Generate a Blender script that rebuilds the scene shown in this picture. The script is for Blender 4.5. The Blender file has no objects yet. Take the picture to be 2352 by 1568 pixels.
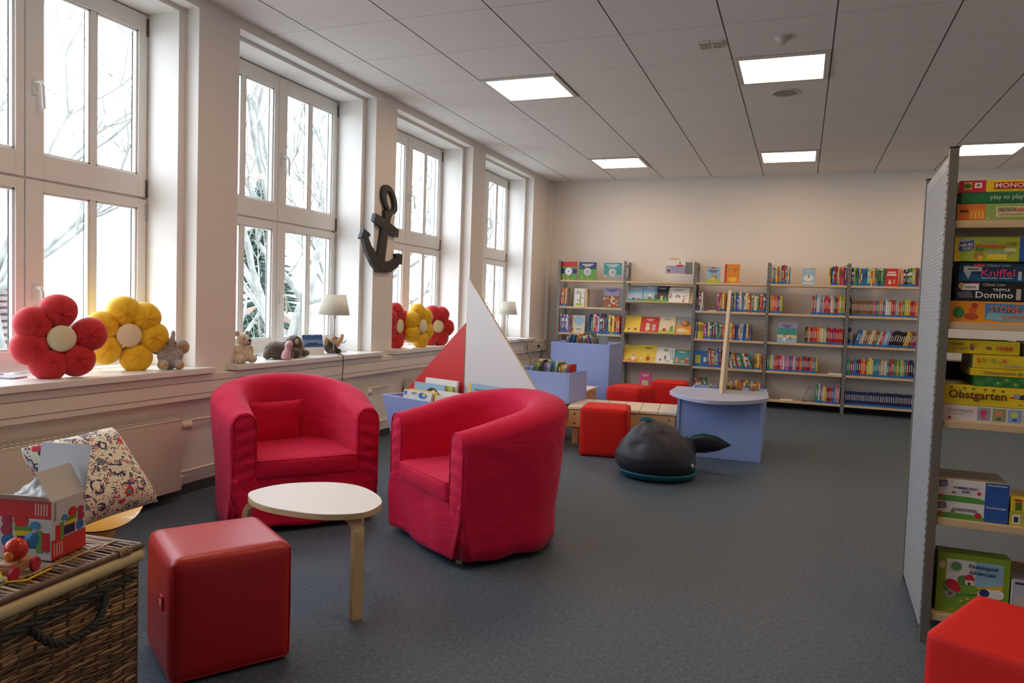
import bpy, math, random
from mathutils import Matrix, Vector, Euler, noise
C = bpy.context.scene.collection
PI = math.pi
rnd = random.Random(7)
# ------------------------------------------------------------------ camera
cam_d = bpy.data.cameras.new('camera'); cam = bpy.data.objects.new('camera', cam_d); C.objects.link(cam)
cam_d.sensor_width = 36; cam_d.lens = 1708.266 / 2352 * 36; cam_d.clip_start = .05; cam_d.clip_end = 300
_y, _p, _r = .368563, -.0504809, .0334965
_f = Vector((-math.sin(_y)*math.cos(_p), math.cos(_y)*math.cos(_p), math.sin(_p)))
_rt = Vector((math.cos(_y), math.sin(_y), 0)); _up = _rt.cross(_f)
_r2 = math.cos(_r)*_rt + math.sin(_r)*_up; _u2 = -math.sin(_r)*_rt + math.cos(_r)*_up
cam.matrix_world = Matrix(((_r2.x, _u2.x, -_f.x, 3.318), (_r2.y, _u2.y, -_f.y, 0), (_r2.z, _u2.z, -_f.z, 1.17), (0, 0, 0, 1)))
bpy.context.scene.camera = cam
# ------------------------------------------------------------------ sky, exposure
SKY = 9.0; LAMP = 11.5
w = bpy.data.worlds.new('overcast_sky'); bpy.context.scene.world = w; w.use_nodes = True
bg = w.node_tree.nodes['Background']; bg.inputs[0].default_value = (.82, .89, 1, 1); bg.inputs[1].default_value = SKY
vs = bpy.context.scene.view_settings
vs.view_transform = 'Standard'; vs.look = 'None'; vs.gamma = 1; vs.use_curve_mapping = False; vs.exposure = 0.0
HC = 2.879; YB = 9.90
for k in range(6):                                   # daylight portals in the six window openings
    ld = bpy.data.lights.new('window_daylight', 'AREA'); ld.shape = 'RECTANGLE'; ld.size = 2.03; ld.size_y = 1.49
    ld.cycles.is_portal = True
    lo = bpy.data.objects.new('window_daylight', ld); C.objects.link(lo)
    lo.location = (-.42, 2.615 + 1.925*(k-2), 1.775); lo.rotation_euler = (0, -PI/2, 0)
# ------------------------------------------------------------------ materials
MC = {}
def nm(name):
    m = bpy.data.materials.new(name); m.use_nodes = True; nt = m.node_tree
    return m, nt, nt.nodes['Principled BSDF']
def mat(name, col=(.8, .8, .8), rough=.5, metal=0, bump=0, bscale=200, spec=.5, sheen=0, var=0, vscale=8, coat=0, emit=None, trans=0, stretch=None, bdist=.002):
    if name in MC: return MC[name]
    m, nt, b = nm(name); MC[name] = m
    b.inputs['Base Color'].default_value = (*col, 1); b.inputs['Roughness'].default_value = rough
    b.inputs['Metallic'].default_value = metal; b.inputs['Specular IOR Level'].default_value = spec
    b.inputs['Sheen Weight'].default_value = sheen; b.inputs['Coat Weight'].default_value = coat
    N, L = nt.nodes.new, nt.links.new
    if bump or var:
        tc = N('ShaderNodeTexCoord'); src = tc.outputs['Object']
        if stretch:
            mp = N('ShaderNodeMapping'); mp.inputs['Scale'].default_value = stretch; L(src, mp.inputs[0]); src = mp.outputs[0]
    if bump:
        n = N('ShaderNodeTexNoise'); n.inputs['Scale'].default_value = bscale; n.inputs['Detail'].default_value = 3; L(src, n.inputs['Vector'])
        bp = N('ShaderNodeBump'); bp.inputs['Strength'].default_value = bump; bp.inputs['Distance'].default_value = bdist
        L(n.outputs['Fac'], bp.inputs['Height']); L(bp.outputs[0], b.inputs['Normal'])
    if var:
        n = N('ShaderNodeTexNoise'); n.inputs['Scale'].default_value = vscale; n.inputs['Detail'].default_value = 4; L(src, n.inputs['Vector'])
        r = N('ShaderNodeValToRGB'); r.color_ramp.elements[0].position = .3; r.color_ramp.elements[1].position = .7
        r.color_ramp.elements[0].color = (*[c*(1-var) for c in col], 1); r.color_ramp.elements[1].color = (*[min(1, c*(1+var)) for c in col], 1)
        L(n.outputs['Fac'], r.inputs[0]); L(r.outputs[0], b.inputs['Base Color'])
    if emit:
        b.inputs['Emission Color'].default_value = (*emit[0], 1); b.inputs['Emission Strength'].default_value = emit[1]
    if trans:
        b.inputs['Transmission Weight'].default_value = trans
    return m
def flat(r, g, b, rough=.5):
    return mat('print_%d_%d_%d' % (r*255, g*255, b*255), (r, g, b), rough)
PAINT = mat('warm_white_wall_paint', (.81, .775, .735), .75, bump=.15, bscale=150)
WFRAME = mat('white_window_lacquer', (.80, .79, .76), .38)
SILLM = mat('white_sill_board', (.82, .80, .77), .3)
DUCT = mat('white_duct_plastic', (.82, .77, .70), .4)
RADM = mat('cream_radiator_enamel', (.80, .74, .64), .35)
STEEL = mat('brushed_steel', (.55, .55, .55), .3, metal=1)
CHROME = mat('chrome', (.75, .75, .75), .15, metal=1)
GREYMET = mat('grey_shelf_metal', (.23, .23, .22), .4, metal=.3)
DARKMET = mat('dark_metal', (.05, .05, .05), .45, metal=.5)
BIRCH = mat('light_birch_veneer', (.58, .42, .23), .45, var=.08, vscale=6, stretch=(1, 8, 8))
PINE = mat('pine_boards', (.74, .47, .20), .45, var=.12, vscale=5, stretch=(2, 14, 14), coat=.2)
PINETOP = mat('daylit_pine_top', (.86, .74, .56), .4, var=.06, vscale=5, stretch=(14, 2, 14), coat=.2)  # slat pine lightened so its colour carries the daylight on the bench tops
BEECH = mat('beech_shelf_edge', (.66, .50, .31), .45, var=.06, vscale=9, stretch=(1, 12, 12))
BLUELAM = mat('periwinkle_laminate', (.31, .43, .84), .4)
BLUETOP = mat('pale_blue_laminate', (.42, .47, .66), .38)
REDLAM = mat('red_laminate', (.66, .03, .035), .45)
WHITELAM = mat('white_laminate', (.74, .75, .73), .4)
WHITE = mat('white_card', (.85, .84, .80), .5)
BLACK = mat('black_plastic', (.012, .012, .012), .4)
CORD = mat('black_cord', (.02, .018, .016), .5)
REDVINYL = mat('red_artificial_leather', (.46, .008, .012), .36, bump=.12, bscale=260, spec=.5)
REDORANGE = mat('bright_red_pouf_fabric', (.66, .014, .010), .6, bump=.15, bscale=300, spec=.25)
PAGES = mat('paper_pages', (.80, .75, .64), .8)
BLUEBAND = mat('blue_library_sticker', (.02, .17, .55), .4)
LIGHTPRINT = mat('pale_print', (.80, .78, .70), .5)
DARKPRINT = mat('dark_print', (.03, .03, .04), .5)
def glass_mat():
    m, nt, b = nm('window_glass'); N, L = nt.nodes.new, nt.links.new
    t = N('ShaderNodeBsdfTransparent'); g = N('ShaderNodeBsdfGlossy'); g.inputs['Roughness'].default_value = .02
    f = N('ShaderNodeFresnel'); f.inputs[0].default_value = 1.45; mx = N('ShaderNodeMixShader')
    ge = N('ShaderNodeNewGeometry'); mu = N('ShaderNodeMath'); mu.operation = 'MULTIPLY'; iv = N('ShaderNodeMath'); iv.operation = 'SUBTRACT'; iv.inputs[0].default_value = 1; L(ge.outputs['Backfacing'], iv.inputs[1]); L(f.outputs[0], mu.inputs[0]); L(iv.outputs[0], mu.inputs[1])
    L(mu.outputs[0], mx.inputs[0]); L(t.outputs[0], mx.inputs[1]); L(g.outputs[0], mx.inputs[2]); L(mx.outputs[0], nt.nodes['Material Output'].inputs[0])
    t.inputs[0].default_value = (.95, .97, .97, 1); return m
GLASS = glass_mat()
def fabric_mat(name, col, wr=.5):
    """slipcover cotton: fine weave plus broad crease bumps"""
    m, nt, b = nm(name); N, L = nt.nodes.new, nt.links.new
    b.inputs['Base Color'].default_value = (*col, 1); b.inputs['Roughness'].default_value = .75
    b.inputs['Sheen Weight'].default_value = .24; b.inputs['Sheen Roughness'].default_value = .4; b.inputs['Sheen Tint'].default_value = (1, .40, .65, 1)
    b.inputs['Specular IOR Level'].default_value = .25
    tc = N('ShaderNodeTexCoord'); mp = N('ShaderNodeMapping'); mp.inputs['Scale'].default_value = (2.2, 2.2, 4); mp.inputs['Rotation'].default_value = (.3, .25, 0)
    L(tc.outputs['Object'], mp.inputs[0]); a = N('ShaderNodeTexNoise'); a.inputs['Scale'].default_value = 1.6; a.inputs['Detail'].default_value = 2.5; a.inputs['Distortion'].default_value = .8; L(mp.outputs[0], a.inputs['Vector'])
    c = N('ShaderNodeTexNoise'); c.inputs['Scale'].default_value = 420; L(tc.outputs['Object'], c.inputs['Vector'])
    b1 = N('ShaderNodeBump'); b1.inputs['Strength'].default_value = wr*1.5; b1.inputs['Distance'].default_value = .03; L(a.outputs['Fac'], b1.inputs['Height'])
    b2 = N('ShaderNodeBump'); b2.inputs['Strength'].default_value = .25; b2.inputs['Distance'].default_value = .001; L(c.outputs['Fac'], b2.inputs['Height'])
    L(b1.outputs[0], b2.inputs['Normal']); L(b2.outputs[0], b.inputs['Normal']); return m
REDCOTTON = fabric_mat('crimson_cotton_slipcover', (.62, .006, .052), .40)
def floor_mat():
    m, nt, b = nm('blue_grey_speckled_linoleum'); N, L = nt.nodes.new, nt.links.new
    tc = N('ShaderNodeTexCoord')
    n1 = N('ShaderNodeTexNoise'); n1.inputs['Scale'].default_value = 60; n1.inputs['Detail'].default_value = 6; n1.inputs['Roughness'].default_value = .75; L(tc.outputs['Object'], n1.inputs['Vector'])
    r = N('ShaderNodeValToRGB'); e = r.color_ramp.elements; e[0].position = .33; e[0].color = (.038, .062, .090, 1); e[1].position = .66; e[1].color = (.108, .150, .192, 1)
    L(n1.outputs['Fac'], r.inputs[0])
    v = N('ShaderNodeTexVoronoi'); v.inputs['Scale'].default_value = 70; L(tc.outputs['Object'], v.inputs['Vector'])
    lt = N('ShaderNodeMath'); lt.operation = 'LESS_THAN'; lt.inputs[1].default_value = .16; L(v.outputs['Distance'], lt.inputs[0])
    sc = N('ShaderNodeSeparateColor'); L(v.outputs['Color'], sc.inputs[0])
    r2 = N('ShaderNodeValToRGB'); r2.color_ramp.interpolation = 'CONSTANT'; q = r2.color_ramp.elements
    q[0].color = (.03, .04, .05, 1); q[1].position = .55; q[1].color = (.26, .25, .20, 1); L(sc.outputs[0], r2.inputs[0])
    mx = N('ShaderNodeMix'); mx.data_type = 'RGBA'; L(lt.outputs[0], mx.inputs[0]); L(r.outputs[0], mx.inputs[6]); L(r2.outputs[0], mx.inputs[7])
    L(mx.outputs[2], b.inputs['Base Color']); b.inputs['Roughness'].default_value = .5; b.inputs['Specular IOR Level'].default_value = .35
    return m
def ceiling_mat():
    m, nt, b = nm('mineral_ceiling_tiles'); N, L = nt.nodes.new, nt.links.new
    tc = N('ShaderNodeTexCoord'); s = N('ShaderNodeSeparateXYZ'); L(tc.outputs['Object'], s.inputs[0])
    def M(op, a, bv):
        n = N('ShaderNodeMath'); n.operation = op
        if isinstance(a, float): n.inputs[0].default_value = a
        else: L(a, n.inputs[0])
        if bv is not None:
            if isinstance(bv, (int, float)): n.inputs[1].default_value = bv
            else: L(bv, n.inputs[1])
        return n.outputs[0]
    def line(o, off, w):
        d = M('PINGPONG', M('SUBTRACT', o, off), .3125)          # distance to the nearest joint
        return M('LESS_THAN', d, w)
    lx = line(s.outputs[0], 2.80, .0045); ly = line(s.outputs[1], 5.91856, .0018)
    c1 = N('ShaderNodeMix'); c1.data_type = 'RGBA'; c1.inputs[6].default_value = (.83, .79, .765, 1); c1.inputs[7].default_value = (.36, .34, .32, 1); L(ly, c1.inputs[0])
    c2 = N('ShaderNodeMix'); c2.data_type = 'RGBA'; c2.inputs[7].default_value = (.10, .09, .08, 1); L(lx, c2.inputs[0]); L(c1.outputs[2], c2.inputs[6])
    L(c2.outputs[2], b.inputs['Base Color']); b.inputs['Roughness'].default_value = .9
    n = N('ShaderNodeTexNoise'); n.inputs['Scale'].default_value = 260; L(tc.outputs['Object'], n.inputs['Vector'])
    bp = N('ShaderNodeBump'); bp.inputs['Strength'].default_value = .2; bp.inputs['Distance'].default_value = .001; L(n.outputs['Fac'], bp.inputs['Height']); L(bp.outputs[0], b.inputs['Normal'])
    return m
# ------------------------------------------------------------------ mesh helpers
class MB:
    def __init__(s): s.v = []; s.f = []; s.m = []; s.mats = []; s.M = Matrix.Identity(4); s.sm = []
    def mi(s, mt):
        if mt not in s.mats: s.mats.append(mt)
        return s.mats.index(mt)
    def add(s, vs, fs, mt, smooth=False):
        o = len(s.v); s.v += [s.M @ Vector(p) for p in vs]; k = s.mi(mt)
        for f in fs: s.f.append([o+i for i in f]); s.m.append(k); s.sm.append(smooth)
        return s
    def box(s, x0, x1, y0, y1, z0, z1, mt):
        v = [(x, y, z) for z in (z0, z1) for y in (y0, y1) for x in (x0, x1)]
        return s.add(v, [(0, 2, 3, 1), (4, 5, 7, 6), (0, 1, 5, 4), (2, 6, 7, 3), (0, 4, 6, 2), (1, 3, 7, 5)], mt)
    def prism(s, poly, z0, z1, mt, axis='z'):
        """extrude a 2D polygon; axis z: (x,y)->z ; y: (x,z) extruded along y ; x: (y,z) along x"""
        n = len(poly)
        def P(p, t):
            if axis == 'z': return (p[0], p[1], t)
            if axis == 'y': return (p[0], t, p[1])
            return (t, p[0], p[1])
        v = [P(p, z0) for p in poly] + [P(p, z1) for p in poly]
        f = [tuple(range(n))[::-1], tuple(range(n, 2*n))] + [(i, (i+1) % n, n+(i+1) % n, n+i) for i in range(n)]
        return s.add(v, f, mt)
    def cyl(s, c, r, h, mt, n=20, r2=None, axis='z'):
        r2 = r if r2 is None else r2
        v = []
        for k, (rr, t) in enumerate(((r, 0), (r2, h))):
            for i in range(n):
                a = 2*PI*i/n; p = (rr*math.cos(a), rr*math.sin(a), t)
                if axis == 'x': p = (p[2], p[0], p[1])
                if axis == 'y': p = (p[0], p[2], p[1])
                v.append((c[0]+p[0], c[1]+p[1], c[2]+p[2]))
        o = len(s.f)
        s.add(v, [(i, (i+1) % n, n+(i+1) % n, n+i) for i in range(n)], mt, True)
        return s.add(v, [tuple(range(n))[::-1], tuple(range(n, 2*n))], mt)
    def lathe(s, prof, mt, n=32, c=(0, 0, 0), close=False):
        v = []; m = len(prof)
        for i in range(n):
            a = 2*PI*i/n
            for r, z in prof: v.append((c[0]+r*math.cos(a), c[1]+r*math.sin(a), c[2]+z))
        f = []
        for i in range(n):
            j = (i+1) % n
            for k in range(m-1 if not close else m):
                k2 = (k+1) % m
                f.append((i*m+k, j*m+k, j*m+k2, i*m+k2))
        s.add(v, f, mt, True)
        if not close:
            if prof[0][0] > 1e-4: s.add([v[i*m] for i in range(n)], [tuple(range(n))[::-1]], mt)
            if prof[-1][0] > 1e-4: s.add([v[i*m+m-1] for i in range(n)], [tuple(range(n))], mt)
        return s
    def tube(s, pts, r, mt, n=8, cap=True, closed=False):
        pts = [Vector(p) for p in pts]; m = len(pts); v = []; up = Vector((0, 0, 1)); prev = None
        rs = r if isinstance(r, (list, tuple)) else [r]*m
        for i, p in enumerate(pts):
            t = (pts[(i+1) % m] - pts[i-1]) if closed else (pts[min(i+1, m-1)] - pts[max(i-1, 0)])
            t = t.normalized() if t.length > 1e-9 else Vector((0, 0, 1))
            if prev is None:
                a = t.cross(up); a = a if a.length > .05 else t.cross(Vector((1, 0, 0)))
            else: a = prev - t*prev.dot(t)
            a.normalize(); prev = a; b = t.cross(a)
            for k in range(n):
                q = 2*PI*k/n; v.append(p + rs[i]*(math.cos(q)*a + math.sin(q)*b))
        f = []
        for i in range(m if closed else m-1):
            j = (i+1) % m
            for k in range(n):
                k2 = (k+1) % n; f.append((i*n+k, i*n+k2, j*n+k2, j*n+k))
        s.add(v, f, mt, True)
        if cap and not closed: s.add(v[:n], [tuple(range(n))[::-1]], mt); s.add(v[-n:], [tuple(range(n))], mt)
        return s
    def ell(s, c, r, mt, rot=(0, 0, 0), nu=20, nv=12, pw=1):
        R = Euler(rot).to_matrix(); v = []; c = Vector(c)
        def sg(x): return math.copysign(abs(x)**pw, x)
        for j in range(nv+1):
            ph = -PI/2 + PI*j/nv
            for i in range(nu):
                a = 2*PI*i/nu
                v.append(c + R @ Vector((r[0]*sg(math.cos(ph))*sg(math.cos(a)), r[1]*sg(math.cos(ph))*sg(math.sin(a)), r[2]*sg(math.sin(ph)))))
        f = [(j*nu+i, j*nu+(i+1) % nu, (j+1)*nu+(i+1) % nu, (j+1)*nu+i) for j in range(nv) for i in range(nu)]
        return s.add(v, f, mt, True)
    def grid(s, fn, nu, nv, mt, cu=False, cv=False):
        v = [fn(i/nu, j/nv) for j in range(nv if cv else nv+1) for i in range(nu if cu else nu+1)]
        W = nu if cu else nu+1; H = nv if cv else nv+1; f = []
        for j in range(nv):
            for i in range(nu):
                a, b, c, d = j*W+i, j*W+(i+1) % W, ((j+1) % H)*W+(i+1) % W, ((j+1) % H)*W+i
                f.append((a, b, c, d))
        return s.add(v, f, mt, True)
    def mesh(s, name):
        me = bpy.data.meshes.new(name); me.from_pydata([tuple(p) for p in s.v], [], s.f)
        for mt in s.mats: me.materials.append(mt)
        me.polygons.foreach_set('material_index', s.m); me.polygons.foreach_set('use_smooth', s.sm); me.update()
        return me
    def build(s, name, parent=None, loc=None, rot=None, bevel=0, seg=2, sub=0, mods=None, weld=False):
        me = s.mesh(name)
        if weld:
            import bmesh
            bm = bmesh.new(); bm.from_mesh(me); bmesh.ops.remove_doubles(bm, verts=bm.verts, dist=1e-4); bmesh.ops.recalc_face_normals(bm, faces=bm.faces); bm.to_mesh(me); bm.free()
        o = bpy.data.objects.new(name, me); C.objects.link(o)
        if parent: o.parent = parent
        if loc: o.location = loc
        if rot is not None: o.rotation_euler = rot if isinstance(rot, (tuple, list, Euler)) else (0, 0, rot)
        if bevel:
            b = o.modifiers.new('Bevel', 'BEVEL'); b.width = bevel; b.segments = seg; b.limit_method = 'ANGLE'; b.angle_limit = .7; b.harden_normals = False
        if sub:
            b = o.modifiers.new('Sub', 'SUBSURF'); b.levels = sub; b.render_levels = sub
        return o
def fix_normals(o):
    import bmesh
    bm = bmesh.new(); bm.from_mesh(o.data); bmesh.ops.remove_doubles(bm, verts=bm.verts, dist=1e-5); bmesh.ops.recalc_face_normals(bm, faces=bm.faces); bm.to_mesh(o.data); bm.free(); return o
def tag(o, label, cat, group=None, kind=None):
    o['label'] = label; o['category'] = cat
    if group: o['group'] = group
    if kind: o['kind'] = kind
    return o
def thing(name, label, cat, loc=(0, 0, 0), rz=0, group=None, rot=None):
    o = bpy.data.objects.new(name, None); C.objects.link(o); o.location = loc; o.rotation_euler = rot or (0, 0, rz); o.empty_display_size = .1
    return tag(o, label, cat, group)
def struct(o): o['kind'] = 'structure'; return o
def blob(name, ells, mt, parent=None, voxel=.008, loc=None, rot=None, smooth=6, disp=0):
    """one continuous soft body: overlapping ellipsoids fused by a voxel remesh"""
    mb = MB()
    for e in ells: mb.ell(e[0], e[1], mt, e[2] if len(e) > 2 else (0, 0, 0))
    o = mb.build(name)
    r = o.modifiers.new('r', 'REMESH'); r.mode = 'VOXEL'; r.voxel_size = voxel; r.use_smooth_shade = True
    s = o.modifiers.new('s', 'SMOOTH'); s.iterations = smooth; s.factor = .6
    dg = bpy.context.evaluated_depsgraph_get(); me = bpy.data.meshes.new_from_object(o.evaluated_get(dg)); me.name = name
    o.modifiers.clear(); o.data = me
    if disp:
        for v in me.vertices: v.co += v.normal*disp*noise.noise(v.co*90)
    for p in me.polygons: p.use_smooth = True
    if not me.materials: me.materials.append(mt)
    if parent: o.parent = parent
    if loc: o.location = loc
    if rot: o.rotation_euler = rot
    return o
def text(s, mt, parent, w, h, loc, rot=(PI/2, 0, 0), name='lettering', depth=.0004, keep=False, shear=0):
    """lettering fitted into a w x h rectangle centred at loc"""
    cu = bpy.data.curves.new('t', 'FONT'); cu.body = s; cu.align_x = 'CENTER'; cu.align_y = 'CENTER'; cu.size = 1; cu.resolution_u = 2; cu.extrude = .01; cu.offset = .012; cu.shear = shear
    o = bpy.data.objects.new('t', cu); C.objects.link(o); dg = bpy.context.evaluated_depsgraph_get(); dg.update()
    me = bpy.data.meshes.new_from_object(o.evaluated_get(dg)); bpy.data.objects.remove(o); bpy.data.curves.remove(cu)
    xs = [v.co.x for v in me.vertices]; ys = [v.co.y for v in me.vertices]
    if not xs: return None
    sx = w/(max(xs)-min(xs)); sy = h/(max(ys)-min(ys)); cx = (max(xs)+min(xs))/2; cy = (max(ys)+min(ys))/2
    if keep: sx = sy = min(sx, sy)
    for v in me.vertices: v.co = Vector(((v.co.x-cx)*sx, (v.co.y-cy)*sy, v.co.z*depth/.01))
    me.materials.clear(); me.materials.append(mt); me.name = name
    q = bpy.data.objects.new(name, me); C.objects.link(q)
    if parent: q.parent = parent
    q.location = loc; q.rotation_euler = rot; return q
class Face:
    """flat printed shapes on a -Y facing front at y: adds thin shapes to one mesh"""
    def __init__(s, y, t=.0004): s.mb = MB(); s.y = y; s.t = t; s.k = 0
    def _y(s): s.k += 1; return s.y - s.t*(1+.25*s.k)
    def rect(s, x0, x1, z0, z1, mt): s.mb.box(x0, x1, s._y(), s.y, z0, z1, mt); return s
    def poly(s, p, mt): s.mb.prism(p, s._y(), s.y, mt, 'y'); return s
    def oval(s, cx, cz, rx, rz, mt, n=20, rot=0):
        return s.poly([(cx+rx*math.cos(a)*math.cos(rot)-rz*math.sin(a)*math.sin(rot), cz+rx*math.cos(a)*math.sin(rot)+rz*math.sin(a)*math.cos(rot)) for a in [2*PI*i/n for i in range(n)]], mt)
    def build(s, name='picture', parent=None, **k): return s.mb.build(name, parent, **k)
# ================================================================== ROOM
RX = 7.2; YF = -3.3
struct(MB().box(-.5, RX+.2, YF-.2, YB+.3, -.2, 0, floor_mat()).build('floor'))
struct(MB().box(-.5, RX+.2, YF-.2, YB+.3, HC, HC+.2, ceiling_mat()).build('ceiling'))
struct(MB().box(-.5, RX+.2, YB, YB+.2, 0, HC, PAINT).build('wall_back'))
struct(MB().box(RX, RX+.2, YF, YB, 0, HC, PAINT).build('wall_right'))
struct(MB().box(-.5, RX, YF-.2, YF, 0, HC, PAINT).build('wall_front'))
WY = [2.617 + 1.928*(k-2) for k in range(6)]             # window centres; 2..5 are in view
mb = MB(); prev = YF
for c in WY:
    o0, o1, i0, i1 = c-.80, c+.795, c-.745, c+.745
    mb.box(-.10, 0, prev, o0, 0, HC, PAINT); mb.box(-.45, -.10, prev if prev == YF else prev-.05, i0, 0, HC, PAINT)
    mb.box(-.10, 0, o0, o1, 2.815, HC, PAINT); mb.box(-.45, -.10, i0, i1, 2.79, HC, PAINT)
    mb.box(-.10, 0, o0, o1, 0, .70, PAINT); mb.box(-.45, -.10, i0, i1, 0, .70, PAINT)
    prev = o1
mb.box(-.10, 0, prev, YB, 0, HC, PAINT); mb.box(-.45, -.10, prev-.05, YB, 0, HC, PAINT)
mb.box(0, .045, YB-.10, YB, 0, HC, PAINT)
struct(mb.build('wall_left'))
SEAL = mat('dark_window_gap', (.10, .085, .07), .8)
HAND = mat('white_window_handle', (.74, .74, .72), .35)
def window(n, c):
    fr = MB(); X0, X1 = -.40, -.335
    fr.box(X0-.01, X1-.02, c-.745, c-.705, .70, 2.79, WFRAME).box(X0-.01, X1-.02, c+.705, c+.745, .70, 2.79, WFRAME)
    fr.box(X0-.01, X1-.02, c-.705, c+.705, 2.745, 2.79, WFRAME).box(X0-.01, X1-.02, c-.705, c+.705, .74, .80, WFRAME)
    fr.box(X0-.01, X1-.015, c-.705, c+.705, 1.66, 1.77, WFRAME)
    root = struct(fr.build('window_%d' % n, bevel=.003))
    for side in (-1, 1):
        for z0, z1, bt, tp in ((1.727, 2.783, .125, .10), (.775, 1.712, .075, .05)):
            a, b = (c-.742, c-.003) if side < 0 else (c+.003, c+.742)
            g0, g1 = (a+.06, b-.045) if side < 0 else (a+.095, b-.06)
            m = MB(); xi, xo = -.335, -.395
            m.box(xo, xi, a, g0, z0, z1, WFRAME).box(xo, xi, g1, b, z0, z1, WFRAME).box(xo, xi, g0, g1, z0, z0+bt, WFRAME).box(xo, xi, g0, g1, z1-tp, z1, WFRAME)
            gm = (g0+g1)/2
            m.box(xo+.01, xi-.006, gm-.018, gm+.018, z0+bt, z1-tp, WFRAME)
            for q0, q1 in ((g0, gm-.018), (gm+.018, g1)):        # glazing beads
                m.box(-.362, -.345, q0, q0+.012, z0+bt, z1-tp, WFRAME).box(-.362, -.345, q1-.012, q1, z0+bt, z1-tp, WFRAME)
                m.box(-.362, -.345, q0, q1, z1-tp-.012, z1-tp, WFRAME).box(-.362, -.345, q0, q1, z0+bt, z0+bt+.012, WFRAME)
                m.box(-.389, -.384, q0, q0+.006, z0+bt, z1-tp, SEAL).box(-.389, -.384, q1-.006, q1, z0+bt, z1-tp, SEAL)
            s = m.build('sash', root, bevel=.002, seg=1)
            MB().box(-.382, -.378, g0-.01, g1+.01, z0+bt-.01, z1-tp+.01, GLASS).build('pane', s)
            if side > 0:
                hz = 2.18 if z0 > 1 else 1.15
                h = MB(); hy = a+.045
                h.box(-.337, -.325, hy-.014, hy+.014, hz-.04, hz+.04, HAND).tube([(-.33, hy, hz+.02), (-.29, hy, hz+.02), (-.283, hy+.006, hz+.005), (-.283, hy+.012, hz-.11)], .009, HAND)
                h.build('handle', s)
            hg = MB()
            yy = a if side < 0 else b
            for hz in (z0+.05, z1-.07): hg.cyl((-.333, yy-.004 if side > 0 else yy+.004, hz-.05), .007, .10, STEEL if z0 < 1 else SEAL, 8)
            hg.build('hinge', s)
for k, c in enumerate(WY): window([5, 6, 1, 2, 3, 4][k], c)
for k, c in enumerate(WY):                                # sills, one board per window
    m = MB(); m.prism([(-.34, c-.735), (-.105, c-.735), (-.105, c-.79), (-.0, c-.79), (0, c-.875), (.085, c-.875), (.085, c+.875), (0, c+.875), (0, c+.785), (-.105, c+.785), (-.105, c+.735), (-.34, c+.735)], .70, .735, SILLM)
    o = fix_normals(m.build('trim_%d' % (k+1), bevel=.004)); struct(o)
m = MB(); m.box(0, .06, YF, YB-.10, .555, .695, DUCT); m.box(.06, .0625, YF, YB-.10, .655, .657, SEAL); m.box(.06, .0625, YF, YB-.10, .585, .587, SEAL)
struct(m.build('trim_7', bevel=.003))                      # cable duct under the sills
DARKBASE = mat('dark_grey_baseboard', (.045, .045, .048), .5)
struct(MB().box(0, .02, YF, YB, 0, .055, DARKBASE).build('baseboard_left'))
struct(MB().box(.02, RX, YB-.018, YB, 0, .09, mat('black_baseboard', (.012, .012, .012), .5)).build('baseboard_back'))
# ------------------------------------------------------------------ ceiling fittings
DIFF = mat('glowing_light_panel', (.9, .9, .9), .5, emit=((1, .67, .40), LAMP))
LFR = mat('light_panel_frame', (.62, .60, .56), .45)
names = {(0, -1): 'nearer ceiling light panel right of the centre, next to the round speaker', (-3, -1): 'nearer ceiling light panel on the window side of the room',
         (0, 4): 'far ceiling light panel in the middle row, above the bookshelves', (-3, 4): 'far ceiling light panel on the window side, above the bookshelves',
         (3, 4): 'ceiling light panel at the right, above the board game shelf', (3, -1): 'ceiling light panel above the right side of the room, beyond the frame',
         (0, -6): 'ceiling light panel above the camera side of the room', (-3, -6): 'ceiling light panel near the windows behind the camera', (3, -6): 'ceiling light panel behind the camera on the right'}
for (i, j), lb in names.items():
    x0 = 2.80+.625*i; y0 = 5.91856+.625*j
    t = thing('ceiling_light', 'square glowing ' + lb, 'ceiling light', (x0+.3125, y0+.3125, HC-.012), 0, 'light panels in the ceiling grid')
    m = MB(); a, b = .306, .270
    m.box(-a, -b, -a, a, 0, .011, LFR).box(b, a, -a, a, 0, .011, LFR).box(-b, b, -a, -b, 0, .011, LFR).box(-b, b, b, a, 0, .011, LFR)
    m.build('frame', t, bevel=.002); MB().box(-b, b, -b, b, .003, .010, DIFF).build('diffuser', t)
t = thing('ceiling_speaker', 'round speaker grille in the ceiling beyond the nearer light panel', 'speaker', (3.125, 6.22, HC))
MB().lathe([(.088, 0), (.112, 0), (.110, -.007), (.088, -.007)], mat('speaker_ring', (.60, .58, .54), .5), 40, close=True).build('ring', t)
MB().cyl((0, 0, -.005), .088, .005, mat('speaker_grille', (.30, .28, .25), .6, bump=1, bscale=900), 40).build('grille', t)
t = thing('smoke_detector', 'small white smoke detector on the ceiling above the centre light panel', 'smoke detector', (3.13, 4.975, HC))
MB().lathe([(.05, 0), (.05, -.010), (.03, -.016), (.03, -.03), (.018, -.042), (0.0005, -.042)], mat('detector_plastic', (.55, .52, .47), .5), 28).build('housing', t)
for k, (dx, lb) in enumerate(((2.655, 'left'), (2.735, 'right'))):
    t = thing('ceiling_socket', 'white double socket plate let into the ceiling, %s one of the pair' % lb, 'socket', (dx, 4.98, HC))
    MB().box(-.037, .037, -.06, .06, -.012, 0, mat('socket_white', (.68, .66, .60), .4)).build('plate', t, bevel=.003)
    for yy in (-.028, .028):
        m = MB().box(-.028, .028, yy-.02, yy+.02, -.014, -.012, mat('socket_inset', (.42, .40, .35), .5))
        for dd in (-.012, .012): m.cyl((dd, yy, -.0155), .004, .002, BLACK, 8)
        m.build('outlet', t)
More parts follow.
